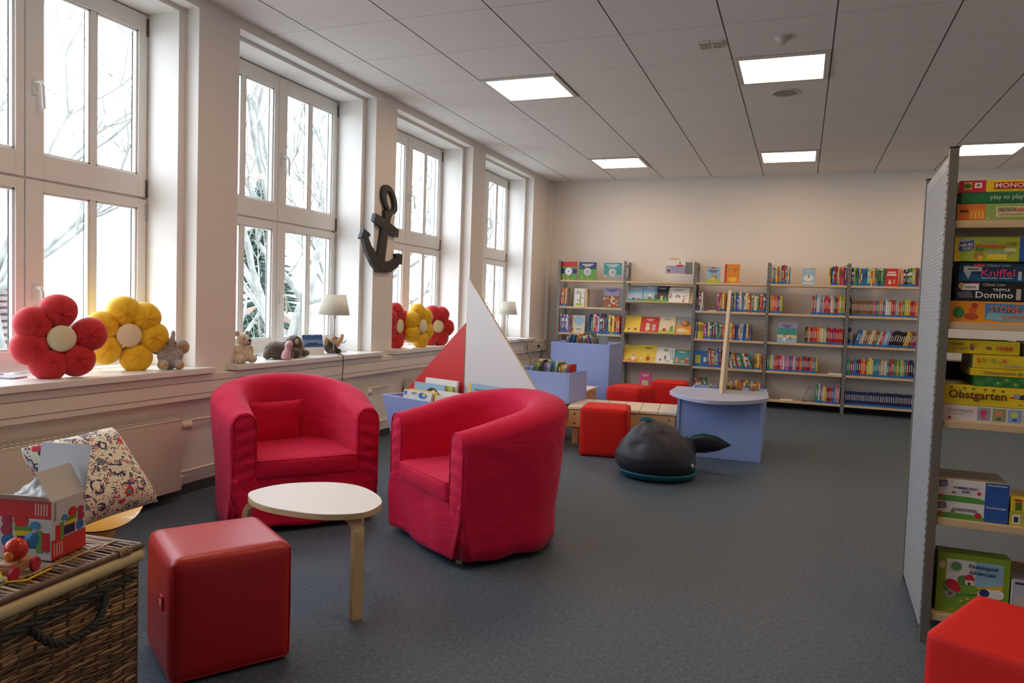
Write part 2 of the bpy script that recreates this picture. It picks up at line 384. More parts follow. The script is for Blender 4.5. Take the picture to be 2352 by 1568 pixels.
# ------------------------------------------------------------------ radiators
def radiator(y0, y1, lb, valve=True):
    t = thing('radiator', lb, 'radiator', (0, 0, 0), 0, 'flat panel radiators below the windows')
    m = MB().box(.035, .045, y0, y1, .09, .455, RADM).box(.115, .125, y0, y1, .065, .46, RADM)
    m.box(.035, .125, y0-.002, y0+.004, .07, .458, RADM).box(.035, .125, y1-.004, y1+.002, .07, .458, RADM)
    m.build('panel', t, bevel=.004)
    g = MB()
    g.box(.033, .127, y0, y1, .460, .466, RADM)
    for q in range(int((y1-y0)/.03)): g.box(.05, .11, y0+.012+q*.03, y0+.022+q*.03, .466, .4665, SEAL)
    g.build('top_grille', t)
    b = MB()
    for yy in (y0+.15, y1-.15): b.box(.001, .036, yy-.015, yy+.015, .12, .42, RADM)
    b.build('bracket', t)
    if valve:
        v = MB(); v.cyl((.075, y1, .415), .010, .03, STEEL, 12, axis='y').cyl((.075, y1+.028, .415), .020, .012, BEECH, 16, axis='y'); v.build('valve', t)
        h = MB(); h.cyl((.075, y1+.04, .415), .024, .062, mat('valve_head', (.76, .70, .60), .4), 20, r2=.030, axis='y')
        for q in range(10):
            a = 2*PI*q/10; h.box(.075+.020*math.cos(a)-.003, .075+.020*math.cos(a)+.003, y1+.05, y1+.085, .415+.020*math.sin(a)-.003, .415+.020*math.sin(a)+.003, mat('valve_head', rough=.4))
        h.build('thermostat_head', t)
        MB().tube([(.075, y1+.034, .42), (.075, y1+.12, .425), (.03, y1+.16, .43), (.02, y1+.5, .43)], .008, RADM).build('pipe', t)
        p = MB(); p.tube([(.09, y1, .105), (.09, y1+.04, .13), (.03, y1+.06, .135), (.02, y1+.5, .135)], .009, RADM)
        p.cyl((.09, y1, .085), .014, .03, BEECH, 12, axis='y'); p.build('pipe', t)
radiator(1.55, 3.19, 'cream flat panel radiator with white thermostat head under the nearest window')
radiator(3.95, 5.11, 'cream radiator under the second window, behind the left armchair')
radiator(5.86, 7.0, 'cream radiator under the third window, behind the sail bin')
radiator(7.70, 9.02, 'cream radiator under the farthest window, behind the low book trough')
# sockets on the duct near the corner
for k, yy in enumerate((8.93, 9.08, 9.22, 9.36)):
    t = thing('wall_socket', 'white socket on the cable duct by the room corner, %s of four' % ['leftmost', 'second from the left', 'third from the left', 'rightmost'][k], 'socket', (.0625, yy, .622), 0, 'sockets on the cable duct')
    MB().box(0, .008, -.048, .048, -.04, .04, mat('socket_white', (.68, .66, .60), .4)).build('plate', t, bevel=.003)
    m = MB(); m.cyl((.0075, 0, 0), .024, .002, mat('socket_inset', (.42, .40, .35), .5), 20, axis='x'); m.build('outlet', t)
t = MB(); t.cyl((.0715, 9.36, .622), .014, .03, BLACK, 12, axis='x'); t.tube([(.10, 9.36, .622), (.115, 9.365, .615), (.12, 9.37, .58), (.115, 9.37, .40), (.10, 9.37, .2), (.08, 9.37, .012)], .0035, CORD)
tag(t.build('power_cord'), 'black plug and cord hanging from the rightmost socket in the corner', 'cord')
# ================================================================== SEATING
def fillet_box(name, w, d, h, r, mt, parent, loc=(0, 0, 0), bulge=.0, seg=4, rot=None):
    """rounded, slightly swollen upholstery block, base at z=0"""
    n = 10
    mb = MB(); P = []
    def fn(axis, sgn):
        def g(u, v):
            a, b = u*2-1, v*2-1
            p = [0, 0, 0]; p[axis] = sgn; p[(axis+1) % 3] = a*sgn; p[(axis+2) % 3] = b
            return shape(p)
        return g
    def shape(p):
        hx = [w/2, d/2, h/2]; q = Vector((p[0]*hx[0], p[1]*hx[1], p[2]*hx[2]))
        inner = Vector([max(-hx[i]+r, min(hx[i]-r, q[i])) for i in range(3)])
        dl = q - inner
        if dl.length > 1e-9: q = inner + dl.normalized()*r
        k = [(1-p[0]**2), (1-p[1]**2), (1-p[2]**2)]
        nx = Vector((p[0]*k[1]*k[2], p[1]*k[0]*k[2], p[2]*k[0]*k[1]*.6 if p[2] > 0 else 0))*bulge
        return tuple(q + nx + Vector((0, 0, h/2)))
    N = 22
    for ax in range(3):
        for sg in (-1, 1): mb.grid(fn(ax, sg), N, N, mt)
    o = mb.build(name, parent, loc, rot); fix_normals(o)
    return o
def pouf(x, y, rz, mt, lb, tagpos=None, r=.03, group='red cube poufs', h=.385, s=.368):
    t = thing('cube_pouf', lb, 'pouf', (x, y, 0), rz, group)
    fillet_box('cushion_body', s, s, h, r, mt, t, bulge=.008)
    sm = MB(); a = s/2-.004; e = .0022
    for z in (h-.014, .016):
        pts = []
        rr = r*.8
        for cx, cy, a0 in ((1, 1, 0), (-1, 1, 90), (-1, -1, 180), (1, -1, 270)):
            for q in range(0, 91, 15):
                an = math.radians(a0+q); pts.append((cx*(a-rr)+rr*math.cos(an), cy*(a-rr)+rr*math.sin(an), z))
        if mt is REDORANGE or z < .1: sm.tube(pts, e, mt, 6, closed=True)
    for cx in (-1, 1):
        for cy in (-1, 1): sm.tube([(cx*(a-.006), cy*(a-.006), .02), (cx*(a-.004), cy*(a-.004), h*.5), (cx*(a-.006), cy*(a-.006), h-.018)], e, mt, 6)
    sm.build('seam', t)
    if tagpos:
        ax, u, z = tagpos                                    # which face, along, height
        l = MB()
        if ax == '-x': l.M = Matrix.Translation((-s/2-.001, u, z)) @ Matrix.Rotation(-PI/2, 4, 'Z')
        else: l.M = Matrix.Translation((u, -s/2-.004, z))
        l.box(-.016, .016, -.0095, .002, -.022, .022, mat('red_label', (.62, .02, .03), .5))
        for a0, a1, b0, b1 in ((-.009, .009, .005, .009), (-.009, .009, -.009, -.005), (-.009, -.005, -.009, .009), (.005, .009, -.009, .009)):
            l.box(a0, a1, -.0105, -.0095, b0, b1, LIGHTPRINT)
        fix_normals(l.build('label', t))
    return t
pouf(1.585, 1.895, 1.0, REDVINYL, 'dark red leather cube pouf in the foreground beside the wicker basket', ('-x', -.095, .235), r=.034)
pouf(3.919, 2.178, -.47, REDORANGE, 'bright red cube pouf cut off by the lower right corner, before the game shelf', r=.008, h=.385, s=.40)
pouf(1.905, 5.80, .13, REDORANGE, 'red cube pouf standing in front of the pine bench, left of the beanbag', r=.03)
pouf(1.80, 7.20, -.22, REDORANGE, 'rounded red cube pouf directly behind the pine bench', r=.05, h=.41)
pouf(2.06, 7.96, .04, REDORANGE, 'farthest red cube pouf with a small label, before the bookshelves', ('-y', -.14, .25), r=.035, h=.41)
LEGW = mat('pale_wooden_foot', (.62, .48, .30), .5)
def armchair(x, y, rz, lb, with_crease=0):
    t = thing('tub_armchair', lb, 'armchair', (x, y, 0), rz, 'crimson tub armchairs')
    W = .31; hw = .056; Ls = .30; Lc = PI*W; L = 2*Ls+Lc
    def centre(s):                                           # s 0..1 from left front round the back to the right front
        d = s*L
        if d < Ls: return Vector((-W, d, 0)), Vector((-1, 0, 0))
        if d > L-Ls: return Vector((W, L-d, 0)), Vector((1, 0, 0))
        a = PI - (d-Ls)/W
        return Vector((W*math.cos(a), Ls+W*math.sin(a), 0)), Vector((math.cos(a), math.sin(a), 0))
    def top(s):
        k = math.sin(PI*s); return .60 + .13*k**1.25
    def ring(s):
        c, n = centre(s); h = top(s); k = math.sin(PI*s)**.7
        flare = .062*k; P = []
        front = min(s, 1-s)*L                                # distance from the front edge
        zs = [.035, .09, .15, .21, .28, .36, .44, .52]
        for z in zs:
            f = 1-max(0, (.21-z)/.21)
            out = hw + flare*(z/.6) + .012*(1-f)*(1 if k > .2 else 1)
            wob = .006*noise.noise(Vector((s*9, z*5, x*7))) + .004*(1-f)*math.sin(s*52)
            p = c + n*(out+wob); p.z = z + (.006*math.sin(s*40) if z < .04 else 0)
            if z < .21 and front < .10:                        # the pleat opens towards the hem
                sh = .05*(1-f)*(1-front/.10); p.y += sh
            P.append(p)
        hz = h-.062
        for a in [i*PI/8 for i in range(9)]:
            p = c + n*(math.cos(a)*(hw+flare*(1 if a < PI/2 else .3)*(hz/.6)) ); p.z = hz + .060*math.sin(a)
            P.append(p)
        for z in (.50, .42, .36, .28):
            if z < hz-.01:
                p = c - n*(hw-.002+.016*k*math.sin((z-.28)/.3*PI) + .005*noise.noise(Vector((s*7, z*6, 3)))); p.z = z
            else: p = c - n*hw; p.z = hz
            P.append(p)
        return P
    N = 72; mb = MB(); R = [ring(i/N) for i in range(N+1)]; m = len(R[0])
    mb.add([p for r in R for p in r], [(i*m+j, (i+1)*m+j, (i+1)*m+j+1, i*m+j+1) for i in range(N) for j in range(m-1)], REDCOTTON, True)
    # front faces of the arms, gathered cloth
    for sgn, r in ((-1, R[0]), (1, R[-1])):
        def face(u, v, sgn=sgn):
            z = .16 + v*(.598-.16); half = hw if z < .54 else hw*math.sqrt(max(0, 1-((z-.538)/.062)**2))
            xx = (u*2-1)*half
            return (sgn*W+xx, -.006*(1-(u*2-1)**2) - .0028*(math.sin(z*95+sgn*xx*30)+noise.noise(Vector((xx*20, z*60, x)))*1.5)*(1-(u*2-1)**4) - .001, z)
        mb.grid(face, 8, 48, REDCOTTON)
        # inset fold of the pleat
        sx = sgn
        A = (sx*(W+.050), -.002, .215)
        fold = [(sx*(W-.035), .004, .035), (sx*(W+.012), .018, .034), (sx*(W+.055), .030, .036), (sx*(W+.066), .062, .036)]
        for i in range(3): mb.add([A, fold[i], fold[i+1]], [(0, 1, 2)], REDCOTTON, True)
    # skirt front between and below the arms, ends drawn in towards the hem
    def skirt(u, v):
        z = .033 + v*(.285-.033); ww = W+hw-.002 - (.060*max(0, (.20-z)/.20) if z < .20 else 0)
        xx = (u*2-1)*ww
        if z > .285-.001: pass
        return (xx, -.006 - .016*(1-v)*(1+.4*math.sin(u*PI*3+x)) - .004*math.sin(u*17+z*9), z + (.006*math.sin(u*9) if v < .01 else 0))
    mb.grid(skirt, 40, 12, REDCOTTON)
    body = mb.build('slipcover', t); so = body.modifiers.new('s', 'SOLIDIFY'); so.thickness = .004; so.offset = -1
    for s0, sgn in ((0, -1), (1, 1)):
        pip = MB(); pts = []
        for z in (.22, .34, .44, .52): pts.append((sgn*W-hw*1.0, -.003, z))
        for a in range(0, 181, 20): pts.append((sgn*W-hw*math.cos(math.radians(a)), -.003, .538+.062*math.sin(math.radians(a))))
        for z in (.52, .44, .34, .22): pts.append((sgn*W+hw, -.003, z))
        pip.tube(pts, .0032, REDCOTTON, 6).build('piping', t)
    for sq in (.36, .64):                                    # seams across the back where the panels join
        MB().tube([p + Vector((0, 0, .0008)) for p in ring(sq)[3:]], .0022, REDCOTTON, 5).build('seam', t)
    o = fillet_box('seat_cushion', .515, .56, .105, .022, REDCOTTON, t, (0, .265, .268), bulge=.012)
    sm = MB(); zz = .268+.096
    sm.tube([(-.25, .10, zz), (-.25, -.008, zz), (-.243, -.014, zz), (.243, -.014, zz), (.25, -.008, zz), (.25, .10, zz)], .003, REDCOTTON, 6); sm.build('piping', o and t, (0, 0, 0))
    MB().box(-.25, .25, .03, .5, .06, .27, REDCOTTON).build('seat_base', t)
    for sx in (-1, 1):
        for yy in (.05, .50): MB().cyl((sx*(.27 if yy < .2 else .22), yy, 0), .016, .05, LEGW, 14, r2=.02).build('foot', t)
    return t
armchair(1.043, 3.10, .911, 'crimson tub armchair on the left, facing right behind the egg-shaped table')
armchair(1.693, 3.108, -.612, 'crimson tub armchair in the middle, turned left towards the table')
# small cushion in the left armchair
def pillow(name, w, h, t, mt, nu=26, corner=.10, parent=None, seamm=None):
    def sd(sg):
        def g(u, v):
            a, b = u*2-1, v*2-1
            ed = (1-a**4)*(1-b**4); th = t/2*ed**.5
            pull = 1-corner*(a*a*b*b) ; pin = 1-.06*(1-abs(a)**2)*0
            x = a*w/2*(1-.07*(1-b*b))*1.0; z = b*h/2*(1-.07*(1-a*a))
            return (x, sg*th + .006*noise.noise(Vector((x*9, z*9, sg)))*ed, z)
        return g
    mb = MB(); mb.grid(sd(1), nu, nu, mt); mb.grid(sd(-1), nu, nu, mt)
    o = mb.build(name, parent); fix_normals(o); return o
p = pillow('seat_pillow', .33, .25, .07, REDCOTTON)
p.location = (1.043 - .07*math.cos(.911) - .47*math.sin(.911), 3.10 - .07*math.sin(.911) + .47*math.cos(.911), .475); p.rotation_euler = (.18, 0, .911+.12)
tag(p, 'small square red cushion leaning against the backrest of the left armchair', 'cushion')
# ------------------------------------------------------------------ egg table
EG = [(1.404, 2.251), (1.345, 2.31), (1.335, 2.373), (1.353, 2.457), (1.408, 2.536), (1.529, 2.61), (1.650, 2.612), (1.768, 2.548), (1.852, 2.464), (1.887, 2.379), (1.881, 2.287), (1.811, 2.223), (1.716, 2.190), (1.565, 2.188), (1.47, 2.212)]
def smooth(pts, n=8):
    out = []; m = len(pts)
    for i in range(m):
        p0, p1, p2, p3 = [Vector(pts[(i+k) % m]) for k in (-1, 0, 1, 2)]
        for q in range(n):
            s = q/n; out.append(.5*((2*p1)+(p2-p0)*s+(2*p0-5*p1+4*p2-p3)*s*s+(3*p1-p0-3*p2+p3)*s**3))
    return out
ec = Vector((1.62, 2.40)); eg = [p-ec for p in smooth(EG)]
t = thing('coffee_table', 'low egg-shaped table with white top and bent birch legs between the armchairs', 'table', (1.62, 2.40, 0))
MB().prism([tuple(p) for p in eg], .3785, .3795, BIRCH).prism([tuple(p*.998) for p in eg], .380, .398, BIRCH).build('rim', t)
MB().prism([tuple(p*.994) for p in eg], .398, .400, mat('white_table_laminate', (.78, .76, .72), .5)).build('tabletop', t)
def bent_leg(px, py, ang):
    """px,py: foot; ang: direction from the leg towards the table centre"""
    pts = [(0, 0)]; w = .045; th = .022; R = .06; H = .3785
    prof = [(0, 0), (0, H-R)] + [(R-R*math.cos(a), H-R+R*math.sin(a)) for a in [math.radians(q) for q in range(10, 91, 10)]] + [(.15, H)]
    inn = [(.15, H-th)] + [(R-(R-th)*math.cos(a), H-R+(R-th)*math.sin(a)) for a in [math.radians(q) for q in range(90, 9, -10)]] + [(th, H-R), (th, 0)]
    m = MB(); m.M = Matrix.Translation((px-1.62, py-2.40, 0)) @ Matrix.Rotation(ang, 4, 'Z')
    m.prism(prof+inn, -w/2, w/2, BIRCH, 'y'); o = m.build('leg', t, bevel=.002); fix_normals(o)
for px, py in ((1.868, 2.285), (1.60, 2.705), (1.335, 2.30)):
    bent_leg(px, py, math.atan2(2.40-py, 1.62-px))
# ------------------------------------------------------------------ whale beanbag
WH = mat('dark_slate_beanbag_nylon', (.026, .029, .048), .5, bump=.5, bscale=5, bdist=.02, spec=.4)
TEAL = mat('teal_beanbag_trim', (.0, .15, .22), .5)
t = thing('beanbag', 'dark slate whale-shaped beanbag with teal underside and tail on the floor', 'beanbag', (2.43, 5.20, 0), .35)
def bean(u, v):
    a = u*2*PI; q = v
    prof = [(.20, .03), (.262, .06), (.285, .11), (.275, .17), (.245, .23), (.20, .29), (.15, .335), (.095, .368), (.04, .385), (.001, .388)]
    f = q*(len(prof)-1); i = min(int(f), len(prof)-2); s = f-i
    r = prof[i][0]*(1-s)+prof[i+1][0]*s; z = prof[i][1]*(1-s)+prof[i+1][1]*s
    k = min(1, z/.39)
    r *= 1+.05*noise.noise(Vector((math.cos(a)*1.5, math.sin(a)*1.5, z*6))) + .02*math.sin(a*6)*k
    dent = .040*max(0, noise.noise(Vector((math.cos(a)*2.2, math.sin(a)*2.2, z*22))))*k
    r -= dent
    return (r*math.cos(a)*1.0 - .03*k, r*math.sin(a)*.98, z)
mb = MB(); mb.grid(bean, 48, 40, WH, cu=True); o = mb.build('body', t); fix_normals(o)
mb = MB(); mb.lathe([(.001, .0), (.19, .0), (.245, .014), (.272, .045), (.276, .060), (.258, .050), (.20, .03)], TEAL, 48); mb.build('underside', t)
# tail: a tapering stem and two flukes, the near one pointing right
def fluke(nm_, pts, th, mt):
    n = len(pts)
    c = Vector((sum(p[0] for p in pts)/n, sum(p[1] for p in pts)/n))
    mb = MB()
    def g(sg):
        def f(u, v):
            i = u*n; k = int(i) % n; s = i-int(i)
            p = Vector(pts[k])*(1-s)+Vector(pts[(k+1) % n])*s
            q = c+(p-c)*(1-v); e = math.sqrt(max(0, 1-(1-v)**2))
            return (q.x, q.y, sg*th*e)
        return f
    mb.grid(g(1), n*4, 8, mt, cu=True); mb.grid(g(-1), n*4, 8, mt, cu=True)
    return mb
stem = blob('tail_stem', [((.17, .12, .15), (.13, .12, .11), (0, 0, .5)), ((.24, .20, .16), (.09, .08, .085), (0, 0, .6)), ((.28, .25, .165), (.06, .055, .065), (0, 0, .6))], WH, t, voxel=.012)
for nm_, sgn in (('tail_fluke', -1), ('tail_fluke', 1)):
    pts = [(0, -.05), (.05, -.10), (.13, -.115), (.22, -.085), (.30, -.01), (.21, .035), (.12, .055), (.03, .055)]
    if sgn > 0: pts = [(x_*.8, -y_) for x_, y_ in pts][::-1]
    mb = fluke(nm_, pts, .048, WH); o = mb.build(nm_, t, (.27, .24, .175), (-1.05, -.10, -.42 if sgn < 0 else 1.75)); fix_normals(o)
    e = MB(); e.tube([(p[0], p[1], 0) for p in (pts if sgn < 0 else pts)], .006, TEAL, 6, closed=True); e.build('teal_edge', o)
m = MB(); m.tube([(-.035, -.012, .380), (-.08, -.018, .392), (-.13, -.012, .393), (-.135, .0, .402), (-.08, .006, .405), (-.03, .0, .388)], .008, TEAL, 6); m.build('carry_loop', t)
m = MB(); m.M = Matrix.Translation((.205, -.175, .115)) @ Matrix.Rotation(-.75, 4, 'Z') @ Matrix.Rotation(PI/2, 4, 'X'); m.lathe([(.001, .012), (.012, .011), (.015, .004), (.015, -.002)], mat('silver_eye', (.6, .62, .65), .3), 20); m.build('eye', t)
# ------------------------------------------------------------------ yellow stool and folk print pillow
YEL = mat('yellow_plastic', (.80, .40, .01), .25, coat=.3)
t = thing('childrens_stool', 'yellow plastic stool with curved seat and waisted foot behind the basket', 'stool', (.815, 2.07, 0), 1.60)
m = MB()
def seat(u, v):
    a = u*2*PI; r = v; x_ = .19*r*math.cos(a); y_ = .15*r*math.sin(a)
    return (x_, y_, .285 + .25*x_*x_/.19 + .15*x_)
def seatb(u, v):
    p = seat(u, v); return (p[0]*.98, p[1]*.98, p[2]-.022*(1-.7*v**6))
m.grid(seat, 40, 10, YEL, cu=True); m.grid(seatb, 40, 10, YEL, cu=True); m.build('seat', t)
m = MB(); m.lathe([(.145, 0), (.145, .012), (.12, .05), (.08, .12), (.062, .17), (.068, .22), (.095, .268), (.10, .274)], YEL, 40); m.build('pedestal', t)
def folk_mat():
    m, nt, b = nm('folk_print_cotton'); N, L = nt.nodes.new, nt.links.new
    tc = N('ShaderNodeTexCoord'); nz = N('ShaderNodeTexNoise'); nz.inputs['Scale'].default_value = 9; L(tc.outputs['Object'], nz.inputs['Vector'])
    ad = N('ShaderNodeMixRGB'); ad.blend_type = 'ADD'; ad.inputs[0].default_value = .045; L(tc.outputs['Object'], ad.inputs[1]); L(nz.outputs['Color'], ad.inputs[2])
    def M(op, a, bv):
        n = N('ShaderNodeMath'); n.operation = op; L(a, n.inputs[0])
        if isinstance(bv, (int, float)): n.inputs[1].default_value = bv
        else: L(bv, n.inputs[1])
        return n.outputs[0]
    cur = N('ShaderNodeRGB'); cur.outputs[0].default_value = (.80, .74, .58, 1); cur = cur.outputs[0]
    def layer(scale, lo, hi, cols, cur, thr=None, ang=None):
        v = N('ShaderNodeTexVoronoi'); v.inputs['Scale'].default_value = scale; L(ad.outputs[0], v.inputs['Vector'])
        d = v.outputs['Distance']; msk = M('MULTIPLY', M('GREATER_THAN', d, lo), M('LESS_THAN', d, hi))
        sc = N('ShaderNodeSeparateColor'); L(v.outputs['Color'], sc.inputs[0])
        if thr: msk = M('MULTIPLY', msk, M('LESS_THAN', sc.outputs[2], thr))
        if ang:
            w2 = N('ShaderNodeTexNoise'); w2.inputs['Scale'].default_value = ang; L(tc.outputs['Object'], w2.inputs['Vector']); msk = M('MULTIPLY', msk, M('GREATER_THAN', w2.outputs['Fac'], .47))
        r = N('ShaderNodeValToRGB'); r.color_ramp.interpolation = 'CONSTANT'; e = r.color_ramp.elements; e[0].color = (*cols[0], 1)
        for i, c in enumerate(cols[1:]):
            q = e[1] if i == 0 else e.new((i+1)/len(cols)); q.position = (i+1)/len(cols); q.color = (*c, 1)
        L(sc.outputs[0], r.inputs[0]); mx = N('ShaderNodeMix'); mx.data_type = 'RGBA'; L(msk, mx.inputs[0]); L(cur, mx.inputs[6]); L(r.outputs[0], mx.inputs[7]); return mx.outputs[2]
    nav, red, pur, tea = (.02, .02, .07), (.60, .02, .03), (.12, .05, .16), (.12, .22, .26)
    cur = layer(95, -1, .27, [nav, nav, red, nav], cur, .95)
    cur = layer(38, .28, .43, [nav, red, nav, pur], cur, None, 45)
    cur = layer(38, -1, .17, [nav, nav, red, nav], cur, .9)
    cur = layer(17, .34, .44, [nav, pur, red, nav], cur, .8, 30)
    cur = layer(14, -1, .26, [red, tea, pur, red], cur, .5)
    cur = layer(14, -1, .13, [pur, red, nav, tea], cur, .5)
    L(cur, b.inputs['Base Color']); b.inputs['Roughness'].default_value = .8; b.inputs['Sheen Weight'].default_value = .2
    return m
p = pillow('scatter_pillow', .365, .36, .17, folk_mat(), nu=34)
_z = Vector((-.248, -.01, .28)).normalized(); _x = Vector((.02, 1, .08)); _x = (_x-_z*_x.dot(_z)).normalized(); _yy = _z.cross(_x)
p.matrix_world = Matrix(((_x.x, _yy.x, _z.x, .905), (_x.y, _yy.y, _z.y, 1.985), (_x.z, _yy.z, _z.z, .482), (0, 0, 0, 1)))
tag(p, 'large cream pillow with red and navy folk print leaning on the yellow stool', 'pillow')
# ================================================================== BOOKS
COLS = dict(r=(.55, .02, .02), o=(.75, .20, .02), y=(.78, .55, .04), g=(.04, .28, .08), b=(.03, .14, .45), n=(.02, .03, .12), k=(.015, .015, .018), w=(.72, .71, .66),
            p=(.70, .16, .30), v=(.24, .12, .38), m=(.35, .01, .10), t=(.02, .28, .28), c=(.25, .48, .66), e=(.66, .55, .33), l=(.42, .55, .05), a=(.28, .30, .31), u=(.22, .11, .05))
CN = dict(r='red', o='orange', y='yellow', g='green', b='blue', n='navy', k='black', w='white', p='pink', v='violet', m='maroon', t='teal', c='pale blue', e='beige', l='lime green', a='grey', u='brown')
def coverpaint():
    m, nt, b = nm('printed_book_cover'); o = nt.nodes.new('ShaderNodeObjectInfo'); nt.links.new(o.outputs['Color'], b.inputs['Base Color']); b.inputs['Roughness'].default_value = .35; return m
COVER = coverpaint()
def attrpaint():
    m, nt, b = nm('printed_book_covers'); o = nt.nodes.new('ShaderNodeAttribute'); o.attribute_name = 'Col'; nt.links.new(o.outputs['Color'], b.inputs['Base Color']); b.inputs['Roughness'].default_value = .35; return m
def bookmesh(kind):
    """unit book: spine on -Y, x thickness, y depth, z height"""
    m = MB()
    m.box(0, .10, .02, 1, 0, 1, COVER).box(.90, 1, .02, 1, 0, 1, COVER).box(0, 1, 0, .05, 0, 1, COVER).box(.10, .90, .05, .97, .012, .985, PAGES)
    T = LIGHTPRINT if kind % 2 == 0 else DARKPRINT; e = -.004
    if kind != 3: m.box(-.01, 1.01, e, .3, .02, .14, BLUEBAND)
    if kind in (0, 1): m.box(.30, .70, e, 0, .32, .74, T).box(.30, .70, e, 0, .18, .24, T)
    if kind == 2: m.box(0, 1, e, 0, .88, .975, LIGHTPRINT).box(.36, .64, e, 0, .30, .80, T)
    if kind == 3: m.box(.25, .75, e, 0, .45, .85, T)
    if kind == 4: m.box(0, 1, e, 0, .62, .78, T).box(.3, .7, e, 0, .25, .5, T)
    return m.mesh('book')
BM = [bookmesh(i) for i in range(5)]
ORD = ['', 'first', 'second', 'third', 'fourth', 'fifth', 'sixth', 'seventh', 'eighth', 'ninth', 'tenth', 'eleventh', 'twelfth', 'thirteenth', 'fourteenth', 'fifteenth', 'sixteenth', 'seventeenth', 'eighteenth', 'nineteenth', 'twentieth']
ORD += ['twenty-' + o for o in ORD[1:10]] + ['thirtieth'] + ['thirty-' + o for o in ORD[1:10]] + ['fortieth'] + ['forty-' + o for o in ORD[1:10]]
def put_book(c, x, y, z, th, dp, h, label, group, lean=0, rz=0, kind=None):
    o = bpy.data.objects.new('book', rnd.choice(BM) if kind is None else BM[kind]); C.objects.link(o)
    k = rnd.uniform(.8, 1.15); o.color = (*[min(1, q*k) for q in COLS[c]], 1)
    o.scale = (th, dp, h); o.rotation_euler = (0, lean, rz)
    o.location = (x, y, z + (math.sin(-lean)*th if lean < 0 else 0) + .0005)
    if lean < 0: o.location.z = z + .0005
    if lean > 0: o.location.z = z + th*math.sin(lean) + .0005
    return tag(o, label, 'book', group)
BX = [.265, 1.162, 2.058, 2.935, 3.828, 4.72]           # bay uprights
LZ = [.11, .46, .812, 1.163, 1.517]
BAYN = ['leftmost bay', 'second bay', 'middle bay', 'fourth bay', 'fifth bay']
SHN = ['bottom shelf', 'second lowest shelf', 'third shelf', 'second highest shelf', 'top shelf']
YS = 9.585                                               # front edge of the shelves
cnt = {}
stuffrows = []
def row(bay, lev, f0, f1, cols, h=(.19, .23), lean=0, dp=.15, kind=None):
    W = BX[bay+1]-BX[bay]-.04; x0 = BX[bay]+.02+f0*W; x1 = BX[bay]+.02+f1*W; z = LZ[lev]
    n = len(cols); ws = [rnd.uniform(.75, 1.25) for _ in cols]; s = sum(ws); th0 = (x1-x0)
    hh = h[0]+(h[1]-h[0])*.5; eff = th0 - (abs(math.sin(lean))*hh if lean else 0); x = x0 + (abs(math.sin(lean))*hh if lean < 0 else 0)
    for c, wv in zip(cols, ws):
        th = eff*wv/s; key = (bay, lev); cnt[key] = cnt.get(key, 0)+1; i = cnt[key]
        bh = rnd.uniform(*h)
        if (bay, lev) in STUFF: stuffrows.append((c, x, z, th*.96, dp, bh, lean)); x += th; continue
        la = lean*rnd.uniform(.9, 1.1)
        tw = 'leaning ' if abs(lean) > .1 else rnd.choice(['thin ', 'tall ', '']) if False else ''
        lb = '%s%s book, %s from the left on the %s of the %s' % (tw, CN[c], ORD[i], SHN[lev], BAYN[bay])
        put_book(c, x, YS+.012+rnd.uniform(0, .012), z, th*.95/math.cos(lean), dp, bh, lb, 'library books on the %s of the %s' % (SHN[lev], BAYN[bay]), la if lean else 0, 0, kind)
        x += th
STUFF = {(b_, l_) for b_ in (3, 4) for l_ in range(4)}
def bay(i):
    t = thing('bookshelf', ['leftmost bookshelf bay with square picture books on top', 'second bookshelf bay with three slanted display shelves', 'middle bookshelf bay behind the wooden mast',
                            'fourth bookshelf bay with a pale blue book facing out on top', 'fifth bookshelf bay with the dark row of volumes at the bottom'][i], 'bookshelf', (BX[i], YS, 0), 0, 'bookshelf bays along the back wall')
    W = BX[i+1]-BX[i]
    for dx in ([0, W] if i == 4 else [0]):
        m = MB()
        for yy in (-.002, .262): m.box(dx-.018, dx+.018, yy, yy+.022, 0, 1.775, GREYMET)
        for zz in (.05, .6, 1.2, 1.70): m.box(dx-.008, dx+.008, .02, .262, zz, zz+.03, GREYMET)
        for q in range(34): m.box(dx-.004, dx+.004, -.004, -.002, .09+q*.05, .105+q*.05, BLACK)
        m.build('upright', t, bevel=.001, seg=1)
    for l, z in enumerate(LZ):
        if i == 1 and l in (1, 2, 3):
            m = MB(); zf = [0, .468, .856, 1.25][l]; a = .88
            m.M = Matrix.Translation((.02, .0, zf)) @ Matrix.Rotation(1.02, 4, 'X')      # plane climbing away from the front
            m.box(0, W-.04, 0, .255, -.018, 0, BIRCH); m.box(0, W-.04, -.012, .0, -.018, .022, BEECH)
            m.build('display_shelf', t, bevel=.0015, seg=1)
        else:
            m = MB(); m.box(.020, W-.020, -.006, .235, z-.026, z, BEECH)
            m.build('shelf', t, bevel=.0015, seg=1)
        b = MB()
        for dx in (.019, W-.022): b.box(dx, dx+.003, .0, .22, z-.03, z+.05, GREYMET)
        b.build('bracket', t)
    return t
for i in range(5): bay(i)
row(0, 3, .0, .115, 'royroe', (.23, .27), .06)
row(0, 2, .0, .20, 'rbbrbbwcpvu', (.22, .25))
row(0, 2, .47, .97, 'bkgwrpcvnuubyyyoor', (.20, .27))
row(0, 1, .0, .10, 'nbyn', (.22, .25)); row(0, 1, .85, .99, 'mkv', (.21, .24))
row(2, 3, .01, .10, 'nkrnww', (.22, .24)); row(2, 3, .31, .435, 'mpryyo', (.20, .24)); row(2, 3, .475, .99, 'cbvgybbvwcbweyorgoweggrob', (.19, .25))
row(2, 2, .01, .13, 'wbyyyy', (.20, .21), kind=3); row(2, 2, .13, .43, 'vrbybgrmtagro', (.18, .215)); row(2, 2, .49, .82, 'yeyornbrcwabbyob', (.18, .22))
